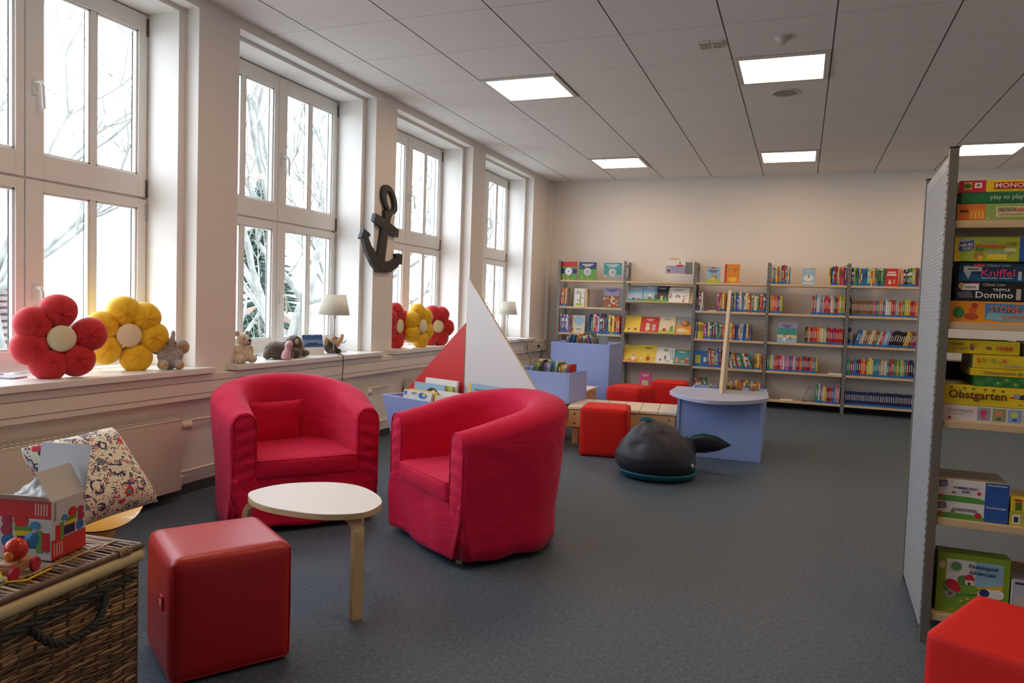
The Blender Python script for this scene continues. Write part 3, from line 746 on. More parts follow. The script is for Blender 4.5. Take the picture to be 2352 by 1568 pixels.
row(2, 1, .20, .42, 'rkwroybabbmu', (.20, .24), -.05); row(2, 1, .50, .86, 'wnwyyrboagggwrrtt', (.17, .20), -.26); row(2, 1, .89, .99, 'yyoo', (.18, .22))
row(2, 0, .02, .20, 'rrogrgag', (.18, .22)); row(2, 0, .62, .99, 'pbrwyaeeor', (.17, .22))
row(3, 4, .02, .26, 'agbyoogwkrrabyeb', (.20, .235)); row(3, 4, .77, .985, 'ykbrrkyorpmn', (.19, .235))
row(3, 3, .01, .175, 'yoorprbrll', (.19, .23)); row(3, 3, .56, .99, 'orcbwwcvwrrprrweanroygly', (.19, .235))
row(3, 2, .50, .985, 'kuyrmorooeewegrrmmrrrrrr', (.18, .205), kind=4)
row(3, 1, .01, .68, 'aglecorrmppwvppvvbpwvrroubrmmkrovgy', (.17, .20))
row(3, 0, .50, .60, 'uur', (.20, .22), .42); row(3, 0, .68, .985, 'gtwvaeyonrrbcppa', (.18, .23))
row(4, 4, .01, .42, 'kagbybtbtcyyoagkgg', (.19, .215)); row(4, 4, .61, .92, 'oonkkggleumaoby', (.19, .22))
row(4, 3, .0, .02, 'k', (.21, .22)); row(4, 3, .03, .30, 'u'*14, (.18, .185), kind=0); row(4, 3, .30, .97, 'pmtgoabwwerraeroglyyrmroykknmk', (.17, .205))
row(4, 2, .0, .06, 'kna', (.20, .22)); row(4, 2, .08, .97, 'bbweuueergwrccvkkkkkkkyyuummryp', (.17, .20), .28)
row(4, 1, .01, .97, 'tgrbtnmoorlyettbaeewtmrggyglatrnnnnrttw', (.17, .22)); row(4, 0, .01, .97, 'n'*40, (.165, .172))
# bay five, lower rows: one mass of books
mb = MB(); AT = attrpaint(); cc = []
for c, x, z, th, dp, h, la in stuffrows:
    mb.M = Matrix.Translation((x, YS+.014+rnd.uniform(0, .01), z+.0008+(th*math.sin(la) if la > 0 else 0))) @ Matrix.Rotation(la, 4, 'Y')
    k = rnd.uniform(.8, 1.15); n0 = len(mb.f)
    mb.box(0, th, 0, dp, 0, h, AT); cc += [(COLS[c], k)]*(len(mb.f)-n0)
    for a in ((0, .13, BLUEBAND), (.35, .75, LIGHTPRINT)):
        n0 = len(mb.f); q = 0 if a[0] == 0 else .34; mb.box(th*q, th*(1-q), -.0012, 0, a[0]*h+.003, a[1]*h, a[2]); cc += [((1, 1, 1), 1)]*(len(mb.f)-n0)
    n0 = len(mb.f); mb.box(th*.1, th*.9, .01, dp-.002, h, h+.0006, PAGES); cc += [((1, 1, 1), 1)]*(len(mb.f)-n0)
o = mb.build('books'); at = o.data.color_attributes.new('Col', 'FLOAT_COLOR', 'CORNER')
for p, (c, k) in zip(o.data.polygons, cc):
    for li in p.loop_indices: at.data[li].color = (*[min(1, q*k) for q in c], 1)
tag(o, 'books with blue stickers filling the lower four shelves of the fourth and fifth bays', 'books', None, 'stuff')
# face-out picture books and display books ------------------------------------------------
FK = dict(sky=flat(.30, .50, .66), grass=flat(.12, .34, .06), sun=flat(.80, .58, .05), skin=flat(.62, .36, .22), red=flat(.58, .03, .03), dark=flat(.03, .03, .04), wht=flat(.78, .77, .74), brn=flat(.25, .12, .05),
          org=flat(.76, .27, .03), teal=flat(.05, .30, .32), pnk=flat(.70, .10, .25), nav=flat(.02, .04, .16), crm=flat(.72, .62, .42), grey=flat(.30, .32, .33), lime=flat(.42, .55, .06), lil=flat(.36, .33, .50), blue=flat(.03, .16, .48), silver=mat('cd_disc', (.6, .6, .62), .2, metal=.8))
def picbook(w, h, base, art, loc, rot, label, group=None, th=.012, spine=None, cat='picture book'):
    """art draws with Face(F) in cover coordinates, x -w/2..w/2, z 0..h, cover faces -Y"""
    t = thing('picture_book', label, cat, loc, 0, group, rot=rot)
    m = MB(); m.box(-w/2, w/2, 0, .0025, 0, h, base).box(-w/2, w/2, th-.0025, th, 0, h, base).box(-w/2, -w/2+.003, 0, th, 0, h, spine or base).box(-w/2+.003, w/2-.003, .0025, th-.0025, .003, h-.003, PAGES)
    m.build('cover', t)
    F = Face(0); art(F, w, h); F.build('picture', t)
    return t
def lines(F, w, h, zc, mt, n=2, ww=.6, cx=0, lh=.007):
    for i in range(n):
        q = ww*w*(1-.25*i)/2; F.rect(cx-q, cx+q, zc-i*lh*1.9, zc-i*lh*1.9+lh, mt)
def critter(F, cx, cz, s, body, head, ears=True):
    F.oval(cx, cz, s*.75, s, body); F.oval(cx, cz+s*1.2, s*.65, s*.55, head)
    if ears: F.oval(cx-s*.4, cz+s*1.75, s*.2, s*.25, head, 10); F.oval(cx+s*.4, cz+s*1.75, s*.2, s*.25, head, 10)
    F.oval(cx-s*.22, cz+s*1.28, s*.08, s*.09, FK['dark'], 8); F.oval(cx+s*.22, cz+s*1.28, s*.08, s*.09, FK['dark'], 8)
def cdbook(top, mid, low, titled):
    def art(F, w, h):
        F.rect(-w/2, w/2, 0, h*.35, low); F.rect(-w/2, w/2, h*.35, h*.62, mid); F.rect(-w/2, w/2, h*.72, h, top) 
        for q in range(9): F.oval((rnd.random()-.5)*w*.9, rnd.random()*h*.3, .012, .009, rnd.choice([FK['lime'], FK['org'], FK['crm'], FK['grass']]), 8)
        if titled:
            lines(F, w, h, h*.88, FK['wht'], 3, .72)
            for q in range(8): F.oval((rnd.random()-.5)*w*.92, h*(.66+.3*rnd.random()), .005, .005, FK['wht'], 8)
        F.oval(0, h*.47, .052, .052, FK['crm'], 28); F.oval(0, h*.47, .048, .048, FK['silver'], 28); F.oval(0, h*.47, .008, .008, FK['brn'], 12)
    return art
LEAN = (-.07, 0, 0)
picbook(.225, .245, FK['grass'], cdbook(FK['red'], FK['nav'], FK['grass'], False), (.385, YS+.03, LZ[4]+.001), LEAN, 'square picture book with crimson sky and a disc window, leftmost on the top shelf')
picbook(.235, .240, FK['nav'], cdbook(FK['nav'], FK['grass'], FK['grass'], True), (.645, YS+.03, LZ[4]+.001), LEAN, 'square picture book with starry blue sky and disc window, middle one of three')
picbook(.235, .235, FK['teal'], cdbook(FK['teal'], FK['teal'], FK['grey'], True), (.985, YS+.03, LZ[4]+.001), LEAN, 'teal square picture book with shiny disc window, right one of three')
def tree(F, w, h):
    F.rect(-w/2, w/2, 0, h, FK['wht']); F.rect(0.01, .022, h*.15, h*.8, FK['brn'])
    for q in range(14): F.oval(.01+(rnd.random()-.4)*w*.55, h*(.35+.6*rnd.random()), .010, .009, rnd.choice([FK['grass'], FK['lime'], FK['grey']]), 8)
    F.oval(0, h*.12, w*.4, .018, FK['lime'], 12); lines(F, w, h, h*.78, FK['grey'], 3, .3, -w*.28)
picbook(.145, .245, FK['wht'], tree, (.545, YS+.03, LZ[3]+.001), LEAN, 'white picture book with a leafy tree, upper left beside a plain brown block', th=.02)
tag(MB().box(0, .03, 0, .12, 0, .24, BEECH).build('bookend', None, (.622, YS+.04, LZ[3])), 'plain wooden bookend beside the picture book with a leafy tree', 'bookend')
def crowd(F, w, h):
    F.rect(-w/2, w/2, h*.6, h, FK['lil']); F.rect(-w/2, w/2, 0, h*.6, FK['brn']); lines(F, w, h, h*.9, FK['nav'], 3, .8)
    for q in range(26): F.oval((rnd.random()-.5)*w*.9, h*(.05+.5*rnd.random()), .013, .014, rnd.choice([FK['skin'], FK['crm'], FK['wht'], FK['brn'], FK['red']]), 9)
picbook(.205, .265, FK['lil'], crowd, (.975, YS+.06, LZ[3]+.001), (-.16, 0, 0), 'lilac picture book with a crowd of brown animals, right end of the leftmost bay')
def bluebush(F, w, h):
    F.rect(-w/2, w/2, 0, h, FK['crm']); F.oval(.02, h*.7, w*.36, h*.27, FK['sky']); F.rect(-w*.1, w*.35, h*.12, h*.3, FK['wht']); lines(F, w, h, h*.22, FK['dark'], 2, .4, .02)
    critter(F, -w*.33, h*.1, .018, FK['org'], FK['brn'])
picbook(.20, .235, FK['sky'], bluebush, (.535, YS+.03, LZ[2]+.001), (-.07, 0, .0), 'picture book with red spine and a big sky-blue shape, leftmost bay, third shelf', th=.022, spine=FK['red'])
# slanted display shelves of the second bay
def onslope(fx, lev, w, h, base, art, label, spine=None, up=0):
    zf = [0, .468, .856, 1.25][lev]; a = 1.02
    x = BX[1]+.02+fx*(BX[2]-BX[1]-.04); th = .01
    # lower edge rests behind the lip; cover plane parallels the board
    d = .004+up; off = th+.0015+.008*up*0
    y = YS + d*math.cos(a) - off*math.sin(a); z = zf + d*math.sin(a) + off*math.cos(a)
    picbook(w, h, base, art, (x, y, z), (-(PI/2-a), 0, 0), label, 'picture books on the slanted shelves', th=th, spine=spine)
def dots(bgc, cols, n, sz, title, tz=.85):
    def art(F, w, h):
        F.rect(-w/2, w/2, 0, h, bgc)
        for q in range(n): F.oval((rnd.random()-.5)*w*.8, h*(.08+.45*rnd.random()), sz*rnd.uniform(.6, 1.2), sz*rnd.uniform(.6, 1.2), rnd.choice(cols), 10)
        lines(F, w, h, h*tz, title, 2, .55)
    return art
def scene(bgc, ground, figs, title, n=2):
    def art(F, w, h):
        F.rect(-w/2, w/2, 0, h, bgc); F.rect(-w/2, w/2, 0, h*.16, ground)
        for fx, s, b, hd in figs: critter(F, fx*w, h*.08+s, s, b, hd)
        lines(F, w, h, h*.86, title, n, .5)
    return art
K = FK
onslope(.13, 3, .20, .225, K['sky'], scene(K['sky'], K['teal'], [(-.05, .022, K['dark'], K['crm']), (.3, .02, K['red'], K['crm'])], K['wht']), 'blue picture book with two round birds, left end of the upper slanted shelf')
onslope(.36, 3, .18, .245, K['org'], scene(K['sky'], K['grass'], [(0, .03, K['brn'], K['wht'])], K['wht']), 'picture book with red spine edge on the upper slanted shelf, second from left', spine=K['red'], up=.004)
onslope(.54, 3, .19, .24, K['dark'], scene(K['dark'], K['grass'], [(0, .025, K['lime'], K['crm']), (.25, .02, K['teal'], K['teal'])], K['wht']), 'dark green picture book on the upper slanted shelf, second from right')
onslope(.79, 3, .265, .22, K['wht'], dots(K['wht'], [K['grey'], K['dark'], K['crm'], K['red']], 14, .016, K['grey']), 'wide white picture book with small grey figures on the upper slanted shelf')
onslope(.115, 2, .205, .24, K['sun'], scene(K['sun'], K['sun'], [(-.2, .02, K['brn'], K['crm']), (.2, .022, K['red'], K['wht'])], K['wht'], 1), 'yellow picture book on the middle slanted shelf, left end')
onslope(.375, 2, .225, .225, K['red'], scene(K['red'], K['red'], [(-.1, .04, K['crm'], K['crm']), (.25, .035, K['skin'], K['sky'])], K['crm'], 3), 'brick red picture book with a sleeping pale animal on the middle slanted shelf')
onslope(.635, 2, .205, .24, K['lime'], scene(K['crm'], K['lime'], [(-.15, .03, K['red'], K['wht']), (.3, .03, K['grass'], K['grass'])], K['lil']), 'pale green picture book with a white hen on the middle slanted shelf')
def bear(F, w, h):
    F.rect(-w/2, w/2, 0, h, K['grey']); F.rect(-w/2, w/2, 0, h*.5, K['org']); F.oval(.02, h*.6, w*.33, h*.18, K['brn']); F.oval(0, h*.66, w*.17, h*.12, K['org']); F.oval(-.03, h*.2, w*.3, h*.13, K['crm']); F.oval(.04, h*.15, w*.2, h*.08, K['sun'])
onslope(.885, 2, .19, .245, K['grey'], bear, 'picture book with a brown hat shape on the middle slanted shelf, right end')
onslope(.115, 1, .205, .24, K['org'], scene(K['sun'], K['org'], [(-.3, .018, K['crm'], K['crm']), (.15, .032, K['wht'], K['skin'])], K['crm'], 1), 'orange picture book with a running figure on the lowest slanted shelf, left end')
onslope(.36, 1, .225, .25, K['sun'], scene(K['sun'], K['sun'], [(.05, .035, K['red'], K['lime']), (-.35, .018, K['crm'], K['wht']), (.35, .018, K['crm'], K['skin'])], K['brn'], 3), 'yellow picture book with a green and red creature, lowest slanted shelf')
def ladder(F, w, h):
    F.rect(-w/2, w/2, 0, h, K['wht']); lines(F, w, h, h*.88, K['dark'], 3, .3)
    F.poly([(w*.30, h*.2), (w*.33, h*.2), (w*.22, h*.85), (w*.19, h*.85)], K['teal']); F.poly([(w*.42, h*.22), (w*.45, h*.22), (w*.34, h*.88), (w*.31, h*.88)], K['teal'])
    for q in range(6): F.rect(w*(.31-.02*q), w*(.43-.02*q), h*(.25+.1*q), h*(.27+.1*q), K['teal'])
    critter(F, 0, h*.3, .022, K['grey'], K['brn']); critter(F, -w*.25, h*.2, .014, K['dark'], K['grey']); F.rect(w*.05, w*.25, h*.12, h*.15, K['dark'])
onslope(.63, 1, .235, .225, K['wht'], ladder, 'white picture book with a blue ladder and red spine on the lowest slanted shelf', spine=K['red'])
onslope(.875, 1, .205, .205, K['teal'], scene(K['teal'], K['teal'], [(-.3, .026, K['org'], K['skin']), (.05, .024, K['skin'], K['brn']), (.33, .03, K['red'], K['skin'])], K['wht']), 'teal picture book with three round children on the lowest slanted shelf')
def boat(F, w, h):
    F.rect(-w/2, w/2, 0, h*.45, K['lil']); F.rect(-w/2, w/2, h*.45, h, K['wht']); lines(F, w, h, h*.86, K['org'], 2, .6, -w*.1)
    F.poly([(0, h*.5), (w*.42, h*.5), (w*.36, h*.4), (w*.06, h*.4)], K['red']); F.poly([(w*.15, h*.52), (w*.3, h*.52), (w*.2, h*.8)], K['grey']); critter(F, -w*.35, h*.18, .02, K['nav'], K['sun'])
picbook(.245, .22, K['wht'], boat, (1.80, YS+.05, 1.63-.003), LEAN, 'white picture book with a red rowing boat on the flat top shelf')
tag(MB().box(0, .115, 0, .003, 0, .145, mat('grey_bookend', (.20, .21, .22), .5)).box(0, .115, 0, .09, 0, .003, mat('grey_bookend')).build('bookend', None, (1.895, YS+.06, 1.6275)), 'grey metal bookend at the right of the rowing boat picture book', 'bookend')
def scooter(F, w, h):
    F.rect(-w/2, w/2, 0, h*.22, K['lime']); F.rect(-w/2, w/2, h*.22, h, K['sky']); F.oval(0, h*.92, w*.2, .010, K['red'], 12); lines(F, w, h, h*.76, K['nav'], 3, .8); critter(F, 0, h*.25, .026, K['sun'], K['org']); critter(F, w*.22, h*.25, .018, K['skin'], K['brn'])
picbook(.165, .20, K['wht'], scooter, (2.272, YS+.03, LZ[4]+.001), LEAN, 'pale blue book with orange animals on a green meadow, top of the middle bay')
def orangeb(F, w, h):
    F.rect(-w/2, w/2, 0, h, K['org']); F.rect(-w/2, -w*.36, 0, h, K['red']); F.oval(w*.05, h*.2, w*.3, h*.12, K['sun']); F.oval(-w*.15, h*.75, .012, .02, K['grass'], 10); F.oval(-w*.1, h*.85, .012, .012, K['skin'], 10); lines(F, w, h, h*.75, K['red'], 4, .35, w*.2, .006)
picbook(.18, .235, K['org'], orangeb, (2.50, YS+.03, LZ[4]+.001), LEAN, 'orange book with a red spine strip on the top shelf of the middle bay', spine=K['red'])
def polar(F, w, h):
    F.rect(-w/2, w/2, 0, h, K['sky']); F.oval(0, h*.4, w*.38, h*.2, K['wht']); critter(F, 0, h*.48, .014, K['brn'], K['skin']); lines(F, w, h, h*.85, K['crm'], 2, .6); F.rect(-w*.4, w*.4, h*.06, h*.12, K['wht'])
picbook(.145, .20, K['sky'], polar, (3.385, YS+.03, LZ[4]+.001), LEAN, 'pale blue book with a snowy picture facing out on the top of the fourth bay')
def winter(F, w, h):
    F.rect(-w/2, w/2, 0, h, K['teal']); F.rect(-w/2, w/2, h*.72, h, K['lil']); F.rect(-w/2, w/2, h*.22, h*.38, K['crm']); F.rect(-w/2, w/2, 0, h*.2, K['sky']); lines(F, w, h, h*.85, K['nav'], 3, .55)
    for q in range(7): F.poly([(w*(-.45+.14*q), h*.38), (w*(-.33+.14*q), h*.38), (w*(-.39+.14*q), h*.66)], K['teal'] if q % 2 else K['grass'])
    critter(F, -w*.12, h*.18, .026, K['wht'], K['grey']); critter(F, w*.18, h*.2, .014, K['brn'], K['grass'])
picbook(.225, .245, K['lil'], winter, (3.175, YS+.03, LZ[2]+.001), LEAN, 'teal picture book with a winter forest, third shelf of the fourth bay')
def redb(F, w, h):
    F.rect(-w/2, w/2, 0, h, K['red']); F.rect(-w*.3, w*.3, h*.74, h*.84, K['crm']); F.rect(-w*.36, w*.36, h*.60, h*.70, K['wht']); critter(F, -w*.12, h*.2, .018, K['wht'], K['crm']); critter(F, w*.2, h*.22, .018, K['org'], K['skin'])
picbook(.135, .205, K['red'], redb, (4.275, YS+.02, LZ[4]+.001), LEAN, 'red book facing out between spines on the top shelf of the fifth bay')
def navyb(F, w, h): F.rect(-w/2, w/2, 0, h, K['blue']); F.rect(-w*.38, 0, h*.2, h*.72, K['lime']); F.rect(w*.2, w*.4, h*.3, h*.6, K['wht'])
picbook(.175, .20, K['blue'], navyb, (2.165, YS+.04, LZ[1]+.001), (-.1, 0, .04), 'blue book with a yellow square facing out on the second lowest middle bay shelf')
def pinkb(F, w, h):
    F.rect(-w/2, w/2, 0, h, K['pnk']); F.rect(-w*.26, w*.26, h*.08, h*.55, K['crm']); lines(F, w, h, h*.84, K['wht'], 2, .6, 0, .009)
    for q in range(26): F.oval(w*(rnd.random()-.5)*.92, h*rnd.choice([rnd.uniform(.58, .97), rnd.uniform(.02, .07)]), .003, .003, K['wht'], 6)
picbook(.16, .235, K['pnk'], pinkb, (1.475, YS+.02, LZ[0]+.001), LEAN, 'pink dotted picture book standing on the bottom shelf behind the red poufs', th=.018, spine=K['crm'])
# loose papers, small folders on the shelves
for x, y, z, w_, lb in ((2.23, YS+.05, LZ[3], .17, 'flat pink-edged booklet lying on the second highest shelf of the middle bay'), (3.66, YS+.03, LZ[1], .15, 'white pad of paper lying on the second lowest shelf of the fourth bay'), (3.13, YS+.03, LZ[0], .15, 'white pad lying on the bottom shelf of the fourth bay')):
    tag(MB().box(0, w_, 0, .12, 0, .010, PAGES).box(0, w_, 0, .12, .010, .011, WHITE).build('paper_pad', None, (x, y, z+.0005), bevel=.001), lb, 'paper')
# ================================================================== BENCHES, BINS
def bench(x, y, rz, L, D, lb, H=.325):
    """x,y: front left corner; slats run across the depth"""
    t = thing('slatted_bench', lb, 'bench', (x, y, 0), rz, 'low pine benches of wide slats')
    n = round(L/.145); w_ = L/n
    for i in range(n): MB().box(i*w_+.002, (i+1)*w_-.002, -.012, D+.012, H-.024, H, PINETOP).build('slat', t, bevel=.003)
    for yy in (0, D-.024): MB().box(.01, L-.01, yy, yy+.024, H-.175, H-.03, PINE).build('side_rail', t, bevel=.003)
    for xx in (.0, L-.024): MB().box(xx+.01, xx+.034, .024, D-.024, H-.175, H-.03, PINE).build('end_rail', t, bevel=.003)
    for xx in (.03, L-.10):
        for yy in (.03, D-.10): MB().box(xx+.008, xx+.062, yy, yy+.05, 0, H-.03, PINE).build('leg', t, bevel=.003)
    b = MB()
    for xx in (.06, L-.06):
        for zz in (H-.065, H-.145): b.cyl((xx, -.003, zz), .008, .005, DARKMET, 12, axis='y')
    b.build('bolt', t)
    return t
bench(1.52, 6.02, .13, .90, .53, 'long pine bench between the red pouf and the blue mast table')
bench(1.465, 5.70, .10+PI/2, .88, .50, 'pine bench carrying the low book trough, behind the middle armchair')
bench(1.335, 6.80, PI/2, .88, .50, 'pine bench in front of the tall blue book trough')
def bin_box(nm_, lb, x, y, rz, W, D, z0, z1, inner=.10, lamm=BLUELAM):
    t = thing(nm_, lb, 'book trough', (x, y, 0), rz); e = .019
    for q in (0, W-e): MB().box(q, q+e, 0, D, z0, z1, lamm).build('side_panel', t, bevel=.001, seg=1)
    m = MB(); m.box(e, W-e, 0, e, z0, z1-.0005, lamm); m.build('front_panel', t, bevel=.001, seg=1)
    m = MB(); m.box(e, W-e, D-e, D, z0, z1-.0005, lamm); m.build('back_panel', t, bevel=.001, seg=1)
    m = MB(); m.box(e, W-e, e, D-e, z1-inner-.02, z1-inner, lamm); m.build('bottom_panel', t)
    return t
bin_box('book_trough', 'low periwinkle blue book trough standing on a pine bench behind the armchair', .895, 6.163, -.06, .60, .46, .326, .59, .18)
bin_box('book_trough', 'tall periwinkle blue book trough in front of the leftmost bookshelf', .76, 7.83, .01, .66, .66, 0, .767, .18)
def binbooks(ox, oy, rz, z, rows, place):
    i = 0
    R = Matrix.Rotation(rz, 4, 'Z')
    for (u0, v, cols, h, lean, dp) in rows:
        u = u0
        for c in cols:
            th = rnd.uniform(.008, .017); i += 1; p = R @ Vector((u, v, 0))
            put_book(c, ox+p.x, oy+p.y, z, th*.9, dp*rnd.uniform(.9, 1.05), h*rnd.uniform(.86, 1.08), '%s book, %s from the left among those standing in the %s' % (CN[c], ORD[i], place), 'books standing in the ' + place, lean*rnd.uniform(.85, 1.15), rz, 3)
            u += th/math.cos(lean) + .0015
binbooks(.895, 6.163, -.06, .445, [(.16, .06, 'glealageae', .235, .38, .17), (.29, .05, 'kkvawwcbtawg', .235, .10, .18), (.475, .045, 'eoywear', .205, .04, .16)], 'low trough')
binbooks(.76, 7.83, .01, .625, [(.10, .10, 'eabbgb', .225, .30, .17), (.21, .10, 'coyrbcwe', .235, .28, .18), (.34, .10, 'rpglywrpb', .225, -.30, .17), (.49, .10, 'eeeaug', .235, -.36, .18)], 'tall trough')
# a few books standing higher in the bins
def leafbook(x, y, z, rx, rz, w_, h_, base, art, lb): picbook(w_, h_, base, art, (x, y, z), (rx, 0, rz), lb, th=.010)
def sketch(F, w, h): F.rect(-w/2, w/2, 0, h, K['crm']); F.oval(-.01, h*.55, w*.22, h*.2, K['grey']); F.oval(.012, h*.62, w*.12, h*.15, K['crm']); F.oval(.02, h*.66, .008, .012, K['grey'], 8)
leafbook(1.215, 6.27, .50, -.05, -.05, .115, .19, K['crm'], sketch, 'beige picture book sticking up from the middle of the low trough')
def wide(F, w, h): F.rect(-w/2, w/2, 0, h, K['blue']); F.rect(-w*.2, w*.5, 0, h*.75, K['org'])
leafbook(1.40, 6.42, .46, -.1, .0, .12, .19, K['blue'], wide, 'blue and orange book standing tilted at the right end of the low trough')
def orr(F, w, h): F.rect(-w/2, w/2, 0, h, K['org'])
leafbook(1.425, 6.21, .43, -.05, .0, .09, .19, flat(.75, .10, .02), lambda F, w, h: F.rect(-w/2, w/2, 0, h, flat(.75, .10, .02)), 'flame orange book at the front right of the low trough')
leafbook(1.17, 7.98, .64, 0, .0, .12, .26, flat(.10, .14, .12), lambda F, w, h: F.rect(-w/2, w/2, 0, h, flat(.10, .14, .12)), 'dark green book standing highest in the tall trough')
leafbook(1.33, 7.90, .625, -.05, .0, .10, .225, flat(.20, .24, .22), lambda F, w, h: F.rect(-w/2, w/2, 0, h, flat(.20, .24, .22)), 'grey green book at the right front end of the tall trough')
leafbook(1.05, 8.02, .66, -.1, .0, .16, .20, K['crm'], lambda F, w, h: F.rect(-w/2, w/2, 0, h*.6, K['brn']), 'cream and brown book in the middle of the tall trough')
# mast table
t = thing('mast_table', 'blue bow-fronted book table with a tall tapering wooden mast', 'table', (2.43, 6.04, 0), .01)
e = .02
MB().box(0, e, 0, 1.10, 0, .47, BLUELAM).build('side_panel', t, bevel=.001, seg=1)
MB().box(.63, .65, 0, 1.10, 0, .47, BLUELAM).build('side_panel', t, bevel=.001, seg=1)
MB().box(e, .63, .012, .032, 0, .47, BLUELAM).build('front_panel', t)
MB().box(e, .63, 1.08, 1.10, 0, .47, BLUELAM).build('back_panel', t)
MB().box(e, .63, .56, .58, .30, .47, BLUELAM).build('divider', t)
MB().box(e, .63, .58, 1.08, .28, .30, BLUELAM).build('bottom_panel', t)
bow = [(-.085, .555), (-.085, .12)] + [(-.085+.775*q/24, .12-.46*(math.sin(PI*q/24)**.75)) for q in range(1, 24)] + [(.69, .12), (.67, .565)]
MB().prism([(a+.0, b) for a, b in bow], .47, .50, BLUETOP).build('tabletop', t, bevel=.003)
MB().prism([(.19, .5), (.66, .5), (.665, 1.355), (.655, 1.355), (.64, 1.35)][:0] or [(.19, .5), (.70, .5), (.70, 1.352), (.675, 1.352)], .300, .326, mat('pale_spruce_mast', (.72, .62, .45), .5, var=.06, vscale=6, stretch=(9, 9, 1)), 'x').build('mast', t, bevel=.002)
binbooks(2.45, 6.04, .01, .302, [(.05, .62, 'eatacabace', .235, .45, .16), (.20, .64, 'lccacaw', .24, .2, .16), (.345, .62, 'gyyuueyeo', .25, -.12, .17), (.47, .62, 'eeoeye', .235, .12, .16)], 'bin behind the mast')
# sail boat bin
d = Vector((.945, -.327, 0)); n_ = Vector((.327, .945, 0)); ang = math.atan2(-.327, .945)
t = thing('sailboat_bin', 'periwinkle blue boat-shaped book bin with red and white wooden sails', 'book bin', (.785, 4.228, 0), ang)
L = 1.04; hull = [(.0, .55), (.205, 0), (L-.205, 0), (L, .55)]
MB().prism(hull, 0, .018, BLUELAM, 'y').build('front_panel', t, bevel=.001, seg=1)
MB().prism(hull, .48, .498, BLUELAM, 'y').build('back_panel', t, bevel=.001, seg=1)
for sx in (0, 1):
    p = [(.0, .55), (.205, 0), (.225, 0), (.020, .55)]; p = p if not sx else [(L-a, b) for a, b in p]
    MB().prism(p, .018, .48, BLUELAM, 'y').build('end_panel', t)
MB().box(.12, L-.12, .018, .48, .28, .298, BLUELAM).build('bottom_panel', t)
EDGE = mat('raw_wood_edge', (.66, .54, .34), .5)
# sail plane lies .22 behind the front
def sail(poly, mt, y0=.225): MB().prism(poly, y0, y0+.014, EDGE, 'y').build('sail_board', t); q = [Vector(p) for p in poly]; c = sum(q, Vector((0, 0)))/len(q); q = [tuple(c+(p-c)*.994) for p in q]; return MB().prism(q, y0-.001, y0, mt, 'y').build('sail', t)
o_ = -.03
sail([(.531+o_+.026, .30), (.531+o_+.026, 1.318), (.548+o_+.026, 1.318), (1.105+o_+.02, .685), (1.27, .50), (1.0, .30)], WHITELAM)
sail([(.531+o_+.020, .30), (.531+o_+.020, 1.04), (-.002+o_+.026, .575), (.054+o_+.026, .498), (.15, .30)], REDLAM)
def bb(u, v, w_, h_, z, base, art, lb, rx=-.12, spine=None, th=.02):
    p = Vector((.785, 4.228, 0)) + d*u + n_*v
    picbook(w_, h_, base, art, (p.x, p.y, z), (rx, 0, ang), lb, 'board books in the sailboat bin', th=th, spine=spine)
bb(.37, .15, .29, .20, .475, K['wht'], lambda F, w, h: F.rect(-w*.47, w*.5, 0, h, K['wht']), 'large white board book with yellow spine, rearmost in the sailboat bin', spine=K['sun'], th=.018)
def orca(F, w, h): F.rect(-w/2, w/2, 0, h, K['sky']); F.oval(.03, h*.72, .05, .03, K['dark']); F.oval(.045, h*.74, .018, .012, K['wht']); F.oval(-.06, h*.7, .04, .012, K['wht']); F.oval(-.03, h*.6, .03, .018, K['lime'])
bb(.31, .105, .28, .20, .445, K['sky'], orca, 'board book with a black and white whale in the sailboat bin', th=.022)
bb(.40, .125, .20, .18, .46, K['lime'], lambda F, w, h: F.rect(-w/2, w/2, 0, h, K['lime']), 'olive green board book behind the whale book in the sailboat bin', th=.018)
bb(.285, .075, .26, .17, .43, K['sun'], lambda F, w, h: F.rect(-w/2, w/2, h*.85, h, K['sun']), 'thin yellow-topped board book in the sailboat bin', th=.012)
def bird(F, w, h): F.rect(-w/2, w/2, 0, h, K['wht']); F.oval(.05, h*.85, .04, .02, K['blue']); F.oval(.06, h*.88, .015, .013, K['sun']); F.oval(-.03, h*.9, .03, .008, K['grey']); F.rect(-w*.47, -w*.38, h*.8, h*.95, K['blue'])
bb(.27, .045, .26, .17, .425, K['wht'], bird, 'white board book with a blue bird, frontmost in the sailboat bin', th=.018)
bb(.50, .09, .19, .19, .42, K['wht'], lambda F, w, h: F.rect(-w/2, w/2, 0, h, K['wht']), 'white rounded board book near the mast of the sailboat bin', th=.018)
bb(.52, .05, .19, .18, .405, K['crm'], lambda F, w, h: F.rect(-w/2, w/2, 0, h, K['crm']), 'cream board book partly behind the middle armchair', th=.018)
tt = Vector((.785, 4.228, 0)) + d*.76 + n_*.16
q = thing('picture_book', 'large pale blue picture book with yellow spine leaning on the white sail', 'picture book', (tt.x, tt.y, .40), 0, rot=(-.10, 0, ang))
MB().box(-.155, .155, 0, .012, 0, .27, K['sky']).box(-.155, -.135, -.0008, .0125, 0, .27, K['sun']).build('cover', q)
text('Rotraut Susanne Berner', K['dark'], q, .20, .013, (0, -.0006, .238)); text('Fr\u00fchlings-', K['dark'], q, .12, .024, (-.01, -.0006, .208))
